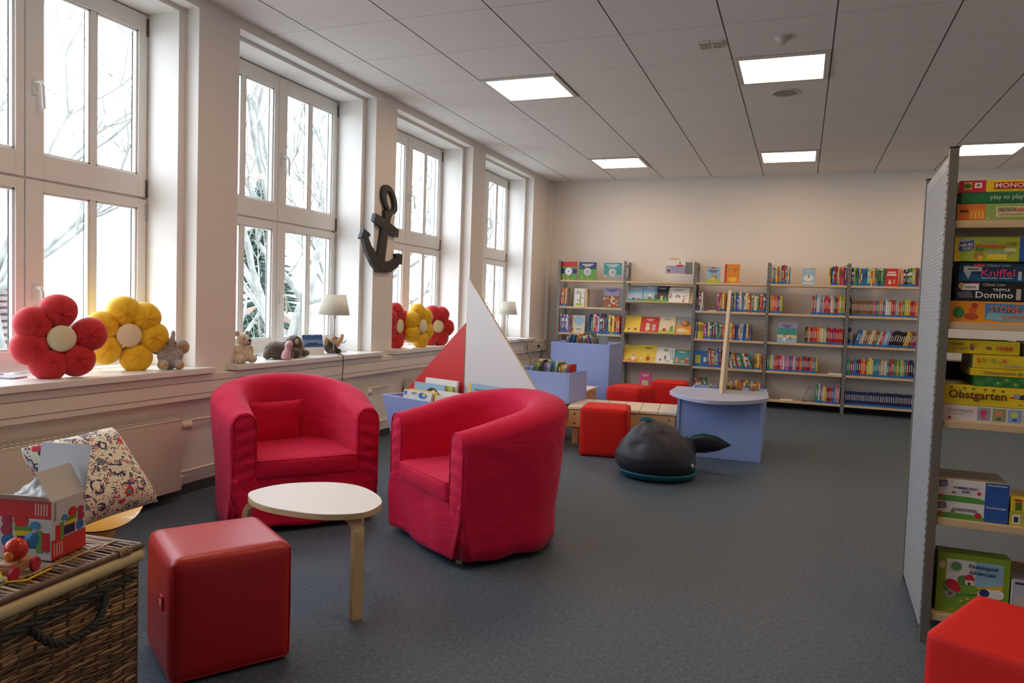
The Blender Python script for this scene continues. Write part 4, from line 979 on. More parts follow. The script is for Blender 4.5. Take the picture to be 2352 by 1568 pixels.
# ================================================================== GAME SHELF (right)
t = thing('game_shelf', 'grey metal shelf with perforated end panel and birch boards holding board games', 'shelf', (3.78, 3.0, 0), -.03)
PANEL = mat('light_grey_perforated_steel', (.36, .38, .40), .4, metal=.2)
m = MB(); m.box(0, .012, .02, .68, .03, 1.745, PANEL); m.build('end_panel', t, bevel=.002)
m = MB()
for q in range(118):                                       # rows of fine slots in the end panel
    z = .06+q*.014
    for a in (0,): m.box(-.0006, 0, .05, .655, z, z+.0028, mat('panel_slot', (.27, .285, .30), .6))
m.build('perforation', t)
POST = mat('olive_grey_steel_post', (.17, .155, .125), .4, metal=.3)
for yy in (0, .67):
    m = MB(); m.box(-.004, .026, yy, yy+.028, 0, 1.765, POST).box(-.005, .027, yy-.001, yy+.029, 1.765, 1.770, BLACK)
    for q in range(56 if yy == 0 else 0): m.box(-.006, -.004, yy+.010, yy+.018, .05+q*.03, .058+q*.03, BLACK)
    m.build('post', t, bevel=.001, seg=1)
for z in LZ:
    z = z if z < .2 else z - .003
    MB().box(.028, 1.10, .012, .315, z-.026, z, BIRCH).build('shelf_board', t, bevel=.002)
    MB().box(.028, 1.10, .37, .67, z-.026, z, BIRCH).build('shelf_board', t, bevel=.002)
MB().box(1.10, 1.126, 0, .698, 0, 1.765, POST).build('post', t)
MB().box(.03, 1.1, .33, .345, .115, .25, BIRCH).build('backstop', t)
# dark media boxes on the far side
dk = [flat(.012, .012, .014), flat(.03, .03, .035), flat(.02, .025, .04), flat(.035, .02, .02)]
for z, nb, xe in ((LZ[3], 'second', 4.30), (LZ[2], 'third', 4.42)):
    x = 3.83; n = 0
    while x < xe:
        n += 1; th = rnd.uniform(.014, .018)
        tag(MB().box(0, th-.001, 0, .13, 0, .19, rnd.choice(dk)).build('disc_case', None, (x, 3.405-.03*(x-3.78), z-.002)), 'black disc case on the far side, %s board, %s from the perforated panel' % (nb, ORD[n]), 'disc case', 'black disc cases on the far side of the game shelf')
        x += th
BO = {}
def gbox(x0, x1, z0, z1, dep, col, label, y=3.035, side=None, nm_='game_box', top=None, group=None):
    t = thing(nm_, label, 'board game', (x0, y-.03*(x0-3.78), z0), -.03, group)
    w_ = x1-x0; h = z1-z0
    m = MB(); m.box(0, w_, 0, dep, 0, h, col)
    m.build('box', t, bevel=.0015)
    if side: MB().box(-.0006, 0, .002, dep-.002, .001, h-.001, side).build('side_print', t)
    if top: MB().box(.002, w_-.002, .002, dep-.002, h, h+.0006, top).build('top_print', t)
    return t
def ft(t, s, mt, w, h, x, z, shear=0, rz=0): return text(s, mt, t, w, h, (x, -.0040, z), (PI/2, -rz, 0), shear=shear)
Y_, G_, O_, R_, W_, N_, Bk = flat(.80, .56, .01), flat(.02, .20, .06), flat(.80, .28, .01), flat(.60, .02, .03), flat(.80, .76, .70), flat(.01, .03, .14), flat(.015, .014, .014)
B_ = flat(.02, .09, .34); LM = flat(.42, .50, .03)
# top shelf
z = LZ[4]
b = gbox(3.815, 4.21, z, z+.057, .26, flat(.28, .40, .10), 'green and orange quiz game box about Germany, lowest on the top board', side=B_)
F = Face(0); F.rect(0, .085, .001, .056, flat(.72, .17, .02)); F.poly([(.035, .003), (.086, .003), (.086, .040), (.035, .048)], flat(.75, .22, .02))
for q in range(4): F.rect(.042+.011*q, .048+.011*q, .006, .032, flat(.80, .45, .08))
F.rect(.118, .385, .010, .046, flat(.72, .62, .34)); F.rect(.008, .035, .027, .036, flat(.12, .04, .01))
for q in range(9): F.oval(.095+.03*q, rnd.choice([.005, .052]), .002, .002, W_, 6)
F.build(parent=b); ft(b, 'DEUTSCH', DARKPRINT, .052, .013, .149, .036); ft(b, 'LAND', R_, .030, .013, .193, .036); ft(b, 'Spielend Deutschland entdecken', K['brn'], .105, .008, .178, .018)
b = gbox(3.825, 4.20, z+.058, z+.096, .25, flat(.02, .16, .05), 'dark green game box in the middle of the stack on the top board')
ft(b, 'play to play...', flat(.45, .60, .35), .110, .021, .143, .019)
b = gbox(3.818, 4.20, z+.097, z+.138, .25, Y_, 'yellow and red board game box, topmost of the stack on the top board', side=Y_, top=B_)
F = Face(0); F.rect(0, .080, 0, .041, R_); F.rect(.013, .038, .010, .036, Y_); F.oval(.025, .022, .012, .009, flat(.08, .16, .03)); F.rect(.046, .068, .015, .033, W_); F.rect(.052, .062, .020, .028, K['brn']); F.rect(.104, .262, .010, .033, R_); F.build(parent=b)
ft(b, 'MONOPOLY', flat(.85, .72, .60), .150, .016, .183, .0215); MB().box(-.0014, -.0006, .05, .20, .012, .028, R_).build('side_logo', b)
# second board
z = LZ[3]-.003
b = gbox(3.803, 4.21, z, z+.074, .28, O_, 'orange stone age themed game box, lowest on the second board')
F = Face(0); F.poly([(.118, .010), (.17, .006), (.24, .008), (.30, .012), (.303, .05), (.295, .064), (.20, .066), (.115, .067)], flat(.06, .22, .48)); F.poly([(.12, .012), (.2, .007), (.295, .014), (.29, .034), (.24, .038), (.18, .034), (.125, .037)], flat(.22, .48, .52))
F.oval(.036, .033, .018, .020, flat(.06, .24, .04)); F.oval(.075, .020, .022, .012, flat(.45, .07, .02)); F.oval(.078, .042, .012, .014, flat(.66, .12, .03)); F.oval(.084, .058, .010, .010, flat(.45, .04, .02)); F.build(parent=b)
ft(b, 'STONE AGE', flat(.78, .17, .05), .150, .022, .205, .048); ft(b, 'JUNIOR', flat(.70, .10, .04), .072, .014, .200, .020)
b = gbox(3.826, 4.21, z+.075, z+.142, .26, Bk, 'black domino game box on top of the orange box', side=flat(.04, .03, .03))
F = Face(0); F.rect(.018, .070, .038, .060, W_); F.rect(.028, .062, .044, .052, flat(.35, .28, .24)); F.rect(.045, .072, .060, .064, R_); F.oval(.016, .052, .008, .012, flat(.50, .34, .14))
F.poly([(.010, .010), (.055, .010), (.045, .034), (.004, .030)], flat(.12, .12, .12)); F.rect(.210, .345, .006, .044, W_); F.rect(.218, .345, .011, .038, flat(.48, .42, .36)); F.rect(.182, .196, .006, .044, flat(.45, .42, .38)); F.build(parent=b)
ft(b, 'TRIPPLE', W_, .052, .009, .137, .040); ft(b, 'Domino', W_, .112, .022, .117, .022); ft(b, 'Classic Line', flat(.5, .45, .38), .065, .010, .115, .058, .3)
b = gbox(3.832, 4.215, z+.143, z+.208, .25, flat(.012, .04, .09), 'dark blue dice game box above the black domino game')
F = Face(0); F.rect(0, .383, .001, .024, flat(.01, .09, .20)); F.poly([(.015, .055), (.070, .050), (.068, .036), (.040, .036), (.030, .008), (.014, .036)], flat(.42, .44, .44)); F.rect(.018, .068, .036, .050, flat(.50, .48, .45)); F.rect(.028, .060, .040, .046, flat(.12, .12, .12)); F.rect(.045, .077, .052, .060, flat(.55, .05, .10))
F.rect(.178, .188, .006, .036, flat(.50, .50, .50)); F.rect(.208, .345, .006, .042, flat(.62, .58, .52)); F.rect(.214, .345, .010, .036, flat(.40, .35, .30)); F.build(parent=b)
ft(b, 'Kniffel', flat(.62, .05, .16), .100, .026, .118, .031); ft(b, 'Classic Line', flat(.35, .34, .32), .070, .009, .118, .057, .3); ft(b, 'Ohne Knobeln - auf Bayrisch', LIGHTPRINT, .092, .006, .115, .012)
b = gbox(3.813, 4.212, z+.213, z+.298, .22, flat(.40, .46, .03), 'lime green pineapple puzzle game box, topmost on the second board', side=B_, y=3.03)
F = Face(0); F.rect(.195, .399, 0, .085, B_); F.rect(0, .018, 0, .085, Y_); F.poly([(.010, .036), (.014, .072), (.050, .079), (.060, .074), (.062, .045), (.055, .038), (.020, .033)], flat(.40, .44, .50)); F.poly([(.013, .038), (.017, .070), (.051, .076), (.058, .072), (.059, .047), (.053, .041), (.022, .036)], flat(.03, .06, .16))
F.oval(.075, .022, .014, .018, flat(.42, .20, .03)); F.oval(.080, .012, .008, .009, flat(.80, .50, .05)); F.poly([(.062, .036), (.066, .050), (.075, .043), (.082, .052), (.090, .036)], flat(.10, .26, .03)); F.rect(.100, .160, .006, .026, flat(.78, .58, .03))
for q in range(3): F.oval(.110+.024*q, .033, .010, .006, flat(.30, .36, .42))
F.rect(.152, .186, .034, .046, flat(.56, .56, .26)); F.rect(.152, .186, .054, .068, flat(.45, .34, .02)); F.build(parent=b)
ft(b, 'NEUES', W_, .037, .011, .037, .057, rz=.12); ft(b, 'spielend', LIGHTPRINT, .030, .006, .036, .070, rz=.12); ft(b, 'LERNEN', LIGHTPRINT, .030, .007, .038, .045, rz=.12)
ft(b, 'Wackelnix', R_, .092, .017, .106, .054); ft(b, 'Pineapple', flat(.12, .25, .34), .045, .007, .104, .068); ft(b, 'Ravensburger', LIGHTPRINT, .070, .009, .250, .077)
ft(b, '1 2 3 4', DARKPRINT, .026, .011, .169, .061)
# third board
z = LZ[2]-.003
b = gbox(3.806, 4.22, z, z+.056, .27, flat(.72, .62, .58), 'white matching game box with small pictures, lowest on the third board', side=flat(.45, .42, .55))
F = Face(0)
for q, (c1, c2) in enumerate(((flat(.30, .32, .36), flat(.62, .05, .16)), (flat(.28, .32, .10), flat(.66, .22, .10)), (flat(.22, .38, .52), flat(.60, .55, .12)), (flat(.5, .3, .2), K['wht']))):
    x = .110+.046*q; F.rect(x, x+.040, .006, .052, c1); F.oval(x+.018, .034, .011, .011, c2); F.oval(x+.02, .016, .008, .005, B_ if q else c2, 10)
F.oval(.026, .010, .005, .005, R_, 14); F.build(parent=b); ft(b, 'Zuordnungsspiel', K['grey'], .078, .013, .055, .037); ft(b, 'Tiermonde', flat(.5, .45, .45), .050, .006, .042, .025)
b = gbox(3.808, 4.215, z+.057, z+.127, .27, Y_, 'big yellow orchard game box with a black bird on the third board', side=flat(.75, .60, .20), nm_='game_box')
F = Face(0); F.poly([(.212, .034), (.225, .046), (.250, .048), (.275, .036), (.30, .022), (.27, .020), (.245, .030)], DARKPRINT); F.oval(.222, .042, .011, .009, K['grey'])
F.oval(.210, .036, .009, .003, R_, 10); F.rect(.228, .240, .010, .013, K['brn']); F.rect(.255, .268, .010, .013, K['brn'])
for x in (.024, .065, .092, .127, .152, .18): F.oval(x, .062-.03*x, .006, .0035, flat(.10, .22, .03), 8, .5)
F.build(parent=b); ft(b, 'Obstgarten', flat(.10, .02, .01), .175, .038, .104, .034)
b = gbox(3.900, 4.22, z+.128, z+.163, .24, flat(.03, .17, .03), 'dark green flowery game box in the middle of the yellow stack')
F = Face(0)
for q in range(12): F.oval(.02+.026*q, .010+.014*(q % 2), .014, .010, flat(.05, .24, .05), 10); F.oval(.02+.026*q, .012+.014*(q % 2), .003, .003, rnd.choice([R_, Y_, B_, O_]), 8)
F.build(parent=b)
b = gbox(3.888, 4.215, z+.164, z+.190, .24, Y_, 'thin yellow snail race game box above the green flowery one', side=flat(.6, .42, .06))
ft(b, 'Schneckenrennen', K['brn'], .095, .012, .085, .013); F = Face(0); F.oval(.148, .012, .009, .007, flat(.2, .32, .04)); F.build(parent=b); ft(b, 'HABA', R_, .04, .012, .19, .013)
b = gbox(3.893, 4.218, z+.191, z+.238, .24, Y_, 'yellow sock game box with coloured letters above the snail race box', side=flat(.28, .26, .10))
for q, (ch, cc_) in enumerate((('S', R_), ('O', K['brn']), ('C', K['lime']), ('K', K['grass']), ('E', flat(.5, .46, .1)), ('N', R_))): ft(b, ch, cc_, .010, .016, .016+.0155*q, .027+.0015*(q % 2))
ft(b, 'zocken', K['grey'], .056, .012, .118, .013)
b = gbox(3.808, 4.030, z+.240, z+.287, .24, Y_, 'yellow game box with a stork picture, topmost of the stack on the third board')
F = Face(0); F.oval(.080, .024, .008, .013, K['brn'], 14); F.oval(.088, .030, .006, .008, O_, 12); F.rect(.122, .138, .016, .027, K['brn']); F.build(parent=b)
ft(b, 'Verf\u00fchlt', K['brn'], .040, .011, .034, .033); ft(b, 'nochmal!', K['brn'], .042, .010, .043, .018); ft(b, 'HABA', R_, .050, .014, .177, .023)
t = tag(MB().box(0, .05, 0, .10, 0, .05, flat(.45, .38, .28)).build('small_box', None, (4.05, 3.07, z+.2395), bevel=.001), 'small grey-brown carton at the right of the topmost yellow game box', 'box')
# fourth board
z = LZ[1]-.003
for zz, s, lb in ((z, 'ANZIEHSPIEL', 'white and blue dressing game box, lower one on the fourth board'), (z+.062, 'WIMMELBILD-\nSPIEL', 'white and blue picture puzzle game box, upper one on the fourth board')):
    hh = .0605 if zz == z else .078
    b = gbox(3.806, 4.028, zz, zz+hh, .20, flat(.74, .70, .64), lb, side=flat(.30, .40, .52), top=flat(.40, .34, .24), group='toddler game boxes on the fourth board')
    F = Face(0); F.rect(.150, .222, 0, hh, B_); F.rect(0, .150, 0, .012, flat(.08, .30, .04)); F.oval(.07, .012, .08, .008, flat(.08, .30, .04)); F.rect(.0, .03, hh-.020, hh, flat(.70, .45, .10)); F.poly([(.008, hh-.030), (.006, hh-.008), (.032, hh-.005), (.034, hh-.027)], flat(.05, .09, .16)); F.oval(.015, .016, .006, .006, R_, 14); F.oval(.132, .018 if zz == z else .035, .011 if zz == z else .006, .010 if zz == z else .006, R_, 14); F.oval(.054, hh*.4, .007, .004, K['brn'], 10)
    F.build(parent=b); ft(b, 'mini\nsteps', W_, .020, .015, .020, hh-.0175); ft(b, s, K['nav'], .080, .011 if zz == z else .022, .090, hh*.56); ft(b, 'Ravensburger', W_, .060, .008, .186, hh-.008)
b = gbox(4.033, 4.16, z, z+.047, .16, flat(.45, .42, .06), 'olive green small game box at the right end of the fourth board'); F = Face(0); F.rect(.008, .03, .008, .038, W_); F.rect(.012, .026, .012, .032, K['dark']); F.build(parent=b)
b = gbox(4.035, 4.16, z+.048, z+.098, .16, Y_, 'yellow small game box stacked on the olive one, fourth board'); F = Face(0); F.rect(.012, .032, .006, .036, flat(.08, .16, .03)); F.oval(.02, .042, .014, .005, R_, 12); F.rect(.004, .008, 0, .05, LM); F.build(parent=b)
# bottom board: threading game standing upright
z = LZ[0]
t = thing('game_box', 'large green threading game box with farm picture standing on the lowest board', 'board game', (3.825, 3.045, z), -.03)
MB().box(0, .225, 0, .075, 0, .218, flat(.24, .34, .02)).build('box', t, bevel=.0015); MB().box(-.0006, 0, .001, .074, .001, .217, flat(.05, .07, .02)).build('side_print', t)
F = Face(0); F.rect(.030, .205, .02, .197, flat(.70, .62, .56)); F.rect(.120, .205, .10, .197, flat(.28, .46, .56)); F.poly([(.03, .02), (.205, .02), (.205, .085), (.12, .11), (.03, .12)], flat(.16, .34, .03)); F.poly([(.12, .105), (.205, .125), (.205, .075), (.19, .08)], flat(.72, .42, .04))
F.oval(.055, .17, .026, .022, flat(.50, .55, .42)); F.oval(.060, .172, .017, .016, flat(.12, .24, .08)); F.oval(.016, .172, .010, .013, flat(.70, .40, .35)); F.oval(.085, .125, .020, .018, flat(.10, .22, .05)); F.rect(.090, .115, .110, .128, K['crm']); F.poly([(.084, .128), (.12, .128), (.110, .148), (.095, .148)], R_); F.rect(.098, .106, .110, .120, K['dark'])
F.oval(.050, .105, .022, .018, R_, rot=-.5); F.oval(.062, .092, .016, .014, R_); F.oval(.045, .070, .018, .014, K['grey']); F.oval(.045, .070, .007, .007, K['brn'], 12); F.oval(.165, .085, .036, .020, W_); F.oval(.15, .09, .016, .014, K['nav']); F.oval(.19, .09, .02, .017, W_); F.oval(.08, .05, .006, .003, Y_, 8); F.oval(.10, .06, .006, .003, Y_, 8)
F.build(parent=t); ft(t, 'F\u00e4delspiel', K['nav'], .088, .018, .142, .178); ft(t, 'Auf dem Land', K['nav'], .080, .014, .140, .158)
c_ = MB(); c_.tube([(.055, -.002, .07), (.03, -.002, .085), (.022, -.002, .10), (.035, -.002, .118), (.05, -.002, .11)], .0012, DARKPRINT, 5); c_.tube([(.062, -.002, .068), (.09, -.002, .075), (.12, -.002, .078), (.135, -.002, .074)], .0012, DARKPRINT, 5); c_.build('cord_print', t)
b = gbox(4.055, 4.20, z, z+.155, .10, flat(.42, .40, .48), 'pale lilac box standing right of the green threading game', side=flat(.6, .58, .5)); F = Face(0); F.rect(.008, .04, .142, .15, K['dark']); F.rect(.01, .14, .02, .10, flat(.55, .45, .38)); F.build(parent=b)
# ================================================================== ANCHOR
ANC = mat('matt_black_painted_wood', (.028, .026, .028), .5)
low = [(5.145, 1.732), (5.241, 1.698), (5.234, 1.677), (5.215, 1.668), (5.26, 1.608), (5.372, 1.527), (5.474, 1.5), (5.512, 1.491), (5.578, 1.499), (5.666, 1.533), (5.653, 1.568), (5.692, 1.577), (5.771, 1.57), (5.767, 1.482), (5.72, 1.482), (5.693, 1.457), (5.582, 1.409), (5.495, 1.398), (5.367, 1.4), (5.282, 1.452), (5.187, 1.559), (5.142, 1.646), (5.105, 1.645), (5.101, 1.655)]
bar = [(5.309, 1.875), (5.457, 1.847), (5.562, 1.815), (5.694, 1.777), (5.682, 1.709), (5.533, 1.733), (5.429, 1.764), (5.287, 1.808)]
shank = [(5.459, 1.92), (5.586, 1.902), (5.554, 1.859), (5.517, 1.725), (5.474, 1.492), (5.372, 1.518), (5.424, 1.763), (5.46, 1.848)]
t = thing('anchor', 'black painted wooden anchor hanging on the pillar between the second and third windows', 'anchor', (0, 0, 0))
MB().prism(low, .002, .032, ANC, 'x').build('arms', t); MB().prism(bar, .002, .034, ANC, 'x').build('stock', t); MB().prism(shank, .002, .033, ANC, 'x').build('shank', t)
mb = MB(); ro = []; ri = []
for q in range(40):
    a = 2*PI*q/40; ro.append((5.538+.124*math.cos(a)-.012*math.sin(a), 2.016+.113*math.sin(a)-.03*math.cos(a))); ri.append((5.543+.064*math.cos(a)-.010*math.sin(a), 2.009+.076*math.sin(a)-.022*math.cos(a)))
v = [(x_, *p) for x_ in (.002, .032) for p in ro] + [(x_, *p) for x_ in (.002, .032) for p in ri]; f = []
for q in range(40):
    r = (q+1) % 40; f += [(q, r, 40+r, 40+q), (80+q, 120+q, 120+r, 80+r), (40+q, 40+r, 120+r, 120+q), (q, 80+q, 80+r, r)]
mb.add(v, f, ANC); fix_normals(mb.build('ring', t))
for o in t.children: 
    if o.name.split('.')[0] != 'ring': fix_normals(o)
m = MB(); m.cyl((.032, 5.50, 1.875), .004, .004, STEEL, 10, axis='x').cyl((.032, 5.44, 1.455), .004, .004, STEEL, 10, axis='x'); m.build('screw', t)
# ================================================================== WINDOW SILL THINGS
SZ = .735
RP = mat('red_plush_velour', (.56, .010, .018), .8, bump=.3, bscale=60, bdist=.004, sheen=.25); YP = mat('yellow_plush_cotton', (.82, .50, .005), .7, bump=.3, bscale=60, bdist=.004, sheen=.15); CP = mat('cream_plush', (.80, .72, .48), .8, sheen=.2)
def flower(x, y, faz, mt, angs, lb, R=.205, tilt=-.12, gap=0):
    """standing flower pillow; faz: direction its face points, from +X"""
    t = thing('flower_pillow', lb, 'pillow', (x, y, SZ), 0, None); 
    t.rotation_euler = Euler((0, 0, faz + PI/2)); H = R+.005
    low = min(math.sin(math.radians(a))*.118-.088 for a in angs); H = -low-.004
    k = 0
    for a in angs:
        a = math.radians(a); m = MB(); cx, cz = math.cos(a), math.sin(a)
        def f(u, v, a=a):
            th, ph = u*2*PI, (v-.5)*PI
            r = math.cos(ph); lx = r*math.cos(th); lz = r*math.sin(th); ly = math.sin(ph)
            L_ = .085 + .012*lx; wz = .083*(1+.22*lx); ty = .068*(1+.12*lx)
            px_ = .118+lx*L_; pz_ = lz*wz; py_ = math.copysign(abs(ly)**.8, ly)*ty + .003*math.sin(th*7+a*3)
            return (px_*math.cos(a)-pz_*math.sin(a), py_, px_*math.sin(a)+pz_*math.cos(a)+H)
        m.grid(f, 28, 18, mt, cu=True); fix_normals(m.build('petal', t))
    m = MB(); m.ell((0, 0, H), (.062, .056, .064), mt); m.build('core', t)
    m = MB(); m.lathe([(.001, .012), (.040, .010), (.062, .004), (.064, -.006)], CP, 36); o = m.build('centre_patch', t, (0, -.052, H), (PI/2, 0, 0))
    return t
flower(-.05, 2.585, -.42, RP, [92, 148, 200, 250, 305, 8], 'large red flower pillow with cream centre, nearest on the first window sill')
flower(-.115, 3.035, -.50, YP, [98, 160, 215, 290, 355, 48], 'large yellow flower pillow leaning beside the nearest red one on the first sill')
flower(-.10, 5.90, .03, RP, [95, 30, -25, -80, 200, 150], 'red flower pillow half hidden by the pillar on the third sill')
flower(-.01, 6.18, -.10, YP, [100, 40, -20, -75, 210, 155], 'yellow flower pillow between two red ones on the third sill')
flower(-.06, 6.62, -.50, RP, [110, 60, -5, -62, 240, 175], 'farther red flower pillow, right of the yellow one on the third sill')
def fur(name, c, b=.5): return mat(name, c, .95, bump=b, bscale=140, bdist=.006, sheen=.5, var=.25, vscale=60)
GF, BF, WF, TAN, PK = fur('grey_plush_fur', (.38, .35, .32)), fur('brown_plush_fur', (.085, .065, .045), 1), fur('cream_plush_fur', (.74, .64, .46)), fur('tan_plush_fur', (.55, .36, .18)), mat('pink_plush', (.72, .42, .48), .8, sheen=.3)
# elephant
t = thing('plush_elephant', 'small grey plush elephant with raised trunk sitting on the first sill by the pillar', 'stuffed toy', (-.005, 3.225, SZ), PI/2-.62)
blob('body', [((0, 0, .065), (.058, .05, .068)), ((0, -.005, .135), (.045, .042, .042)), ((0, -.04, .150), (.018, .022, .018)), ((.006, -.052, .175), (.014, .016, .028)), ((.010, -.050, .200), (.013, .014, .026)), ((-.042, -.045, .028), (.026, .045, .028), (0, 0, .3)), ((.042, -.045, .028), (.026, .045, .028), (0, 0, -.3)), ((-.052, -.02, .080), (.018, .022, .036)), ((.052, -.02, .080), (.018, .022, .036)), ((0, -.035, .12), (.018, .018, .012))], GF, t, voxel=.006)
for sx in (-1, 1): MB().ell((sx*.066, .010, .125), (.042, .012, .042), GF, (0, sx*.2, -sx*.5)).build('ear', t); MB().ell((sx*.068, .001, .122), (.032, .008, .032), TAN, (0, sx*.2, -sx*.5)).build('ear_lining', t); MB().ell((sx*.022, -.040, .148), (.005, .004, .006), BLACK).build('eye', t); MB().ell((sx*.045, -.088, .028), (.018, .006, .020), TAN).build('sole', t)
# koala-like bear
t = thing('plush_bear', 'cream plush bear with grey face and ears at the left end of the second sill', 'stuffed toy', (-.005, 3.805, SZ), PI/2-.25)
blob('body', [((0, 0, .062), (.060, .052, .066)), ((.004, -.012, .148), (.044, .042, .042)), ((.01, -.045, .138), (.026, .026, .024)), ((-.048, -.045, .030), (.030, .040, .030)), ((.050, -.040, .030), (.030, .040, .030)), ((-.05, -.025, .085), (.018, .020, .032)), ((.052, -.025, .085), (.018, .022, .032))], WF, t, voxel=.006)
for sx in (-1, 1): MB().ell((.004+sx*.036, .0, .187), (.016, .010, .018), GF).build('ear', t); MB().ell((.006+sx*.020, -.050, .158), (.005, .004, .005), BLACK).build('eye', t)
MB().ell((.012, -.058, .136), (.020, .014, .022), mat('pale_grey_plush', (.42, .42, .44), .9)).build('muzzle', t); MB().ell((.013, -.071, .148), (.010, .006, .009), BLACK).build('nose', t); MB().ell((.013, -.070, .124), (.006, .003, .004), BLACK).build('mouth', t)
# monkey lying
t = thing('plush_monkey', 'dark brown plush monkey lying on its belly on the second sill', 'stuffed toy', (-.07, 4.33, SZ), .12)
blob('body', [((0, -.13, .062), (.075, .085, .060)), ((0, -.04, .060), (.062, .09, .056)), ((.02, .07, .088), (.064, .062, .072)), ((.05, -.13, .035), (.05, .045, .036)), ((.075, -.07, .028), (.022, .04, .026)), ((.06, .03, .035), (.045, .045, .036)), ((.075, .125, .028), (.026, .045, .026), (0, 0, -.3)), ((.02, .14, .03), (.03, .03, .028)), ((-.02, -.2, .03), (.03, .03, .03))], BF, t, voxel=.007, smooth=3, disp=.006)
MB().ell((.060, .108, .075), (.026, .026, .030), TAN, (0, 0, .7)).build('face', t)
for dx, dy in ((.086, .108), (.068, .132)): MB().ell((dx, dy, .085), (.004, .004, .004), BLACK).build('eye', t)
MB().ell((.07, .03, .115), (.010, .016, .018), TAN).build('ear', t)
t = thing('toy_skittle', 'pale pink plush skittle shape leaning against the monkey', 'stuffed toy', (.045, 4.175, SZ), 0, rot=(-.25, .1, 0))
m = MB(); m.lathe([(.001, .0), (.024, .001), (.032, .02), (.030, .045), (.021, .068), (.018, .078), (.024, .09), (.027, .105), (.022, .124), (.010, .135), (.001, .136)], PK, 28); m.build('body', t); MB().lathe([(.0275, .098), (.0285, .100), (.0275, .102)], K['grey'], 28).build('stripe', t)
# calendar
t = thing('desk_calendar', 'standing desk calendar with a sea picture on the second sill behind the monkey', 'calendar', (-.09, 4.69, SZ), PI/2-.35)
m = MB(); m.M = Matrix.Rotation(-.22, 4, 'X'); m.box(-.09, .09, 0, .002, 0, .155, WHITE); m.build('front_card', t)
m = MB(); m.M = Matrix.Translation((0, .075, 0)) @ Matrix.Rotation(.25, 4, 'X'); m.box(-.09, .09, 0, .002, 0, .157, WHITE); m.build('back_card', t)
m = MB(); m.M = Matrix.Rotation(-.22, 4, 'X'); m.box(-.088, .088, -.0006, 0, .060, .153, flat(.04, .12, .34)).box(-.088, .088, -.0012, -.0006, .085, .118, flat(.18, .34, .56)).box(-.05, .04, -.0018, -.0012, .078, .092, flat(.02, .03, .07)); m.box(-.006, .006, -.002, .004, .146, .156, STEEL); m.build('picture', t)
# mammoth
t = thing('plush_mammoth', 'tan and brown plush mammoth with raised trunk behind the table lamp on the second sill', 'stuffed toy', (-.07, 4.865, SZ), PI/2-.1)
blob('body', [((0, 0, .06), (.06, .05, .056)), ((0, -.03, .10), (.045, .04, .045)), ((-.04, -.05, .02), (.022, .024, .024)), ((.04, -.05, .02), (.022, .024, .024))], BF, t, voxel=.007)
blob('trunk', [((-.045, -.06, .115), (.030, .02, .022), (0, .9, 0)), ((-.015, -.075, .095), (.030, .022, .022)), ((.025, -.075, .115), (.034, .020, .022), (0, -.8, 0)), ((.050, -.07, .14), (.02, .016, .022)), ((.012, -.06, .075), (.024, .02, .02))], TAN, t, voxel=.006)
for sx in (-1, 1): MB().ell((sx*.058, -.01, .10), (.022, .010, .032), TAN).build('ear', t)
m = MB(); m.tube([(.02, -.085, .09), (.05, -.10, .095), (.075, -.095, .115)], [.007, .006, .002], WHITE, 8); m.build('tusk', t)
# lamps
SHADE = mat('cream_lampshade_fabric', (.80, .77, .68), .8)
_nt = SHADE.node_tree; _tr = _nt.nodes.new('ShaderNodeBsdfTranslucent'); _tr.inputs[0].default_value = (.85, .80, .70, 1); _mx = _nt.nodes.new('ShaderNodeMixShader'); _mx.inputs[0].default_value = .5
_nt.links.new(_nt.nodes['Principled BSDF'].outputs[0], _mx.inputs[1]); _nt.links.new(_tr.outputs[0], _mx.inputs[2]); _nt.links.new(_mx.outputs[0], _nt.nodes['Material Output'].inputs[0])
def lamp(x, y, lb, pts, H=.31, sw=1):
    t = thing('table_lamp', lb, 'lamp', (x, y, SZ), .3, 'steel table lamps on the window sills')
    m = MB(); m.box(-.055, .055, -.055, .055, 0, .012, CHROME); m.build('base', t, bevel=.002)
    m = MB(); m.cyl((0, 0, .012), .005, H-.03, STEEL, 14); m.build('pole', t)
    m = MB(); m.cyl((0, 0, H-.03), .014, .04, WHITE, 16); m.build('socket', t)
    m = MB(); r1, r2, h = .118, .088, .155; th = .002
    m.lathe([(r1, 0), (r2, h), (r2-th, h), (r1-th, 0)], SHADE, 40, (0, 0, H-.005), close=True); m.build('shade', t)
    m = MB()
    for q in range(3):
        a = q*2*PI/3; m.tube([(0, 0, H+.01), (r1*.98*math.cos(a), r1*.98*math.sin(a), H+.003)], .0015, STEEL, 6)
    m.build('shade_ring', t)
    c = MB(); R = Matrix.Rotation(-.3, 4, 'Z'); c.tube([R @ (Vector(p)-Vector((x, y, SZ))) for p in pts], .0032, CORD, 6); c.build('cord', t)
lamp(-.01, 4.82, 'table lamp with cream shade and steel stem at the right of the second sill', [(.03, 4.82, .744), (.07, 4.805, .742), (.094, 4.80, .735), (.094, 4.80, .70), (.082, 4.815, .60), (.09, 4.80, .54), (.08, 4.76, .44), (.14, 4.74, .30), (.14, 4.72, .01)])
lamp(-.01, 8.44, 'table lamp with cream shade on the fourth sill beyond the white sail', [(.03, 8.45, .744), (.06, 8.52, .748), (.095, 8.60, .738), (.098, 8.72, .725), (.10, 8.88, .66), (.09, 8.92, .54), (.14, 8.92, .48), (.15, 8.9, .02)])
m = MB()
for q in range(3): m.tube([(-.12+.05*math.cos(a*.5)+q*.004, 5.02+.10*math.sin(a*.5)*(1+.1*q), SZ+.006+q*.004) for a in range(0, 13)], .0028, mat('white_cord', (.62, .62, .60), .5), 6)
tag(m.build('cable_bundle'), 'loosely coiled white cable at the right end of the second sill', 'cable')
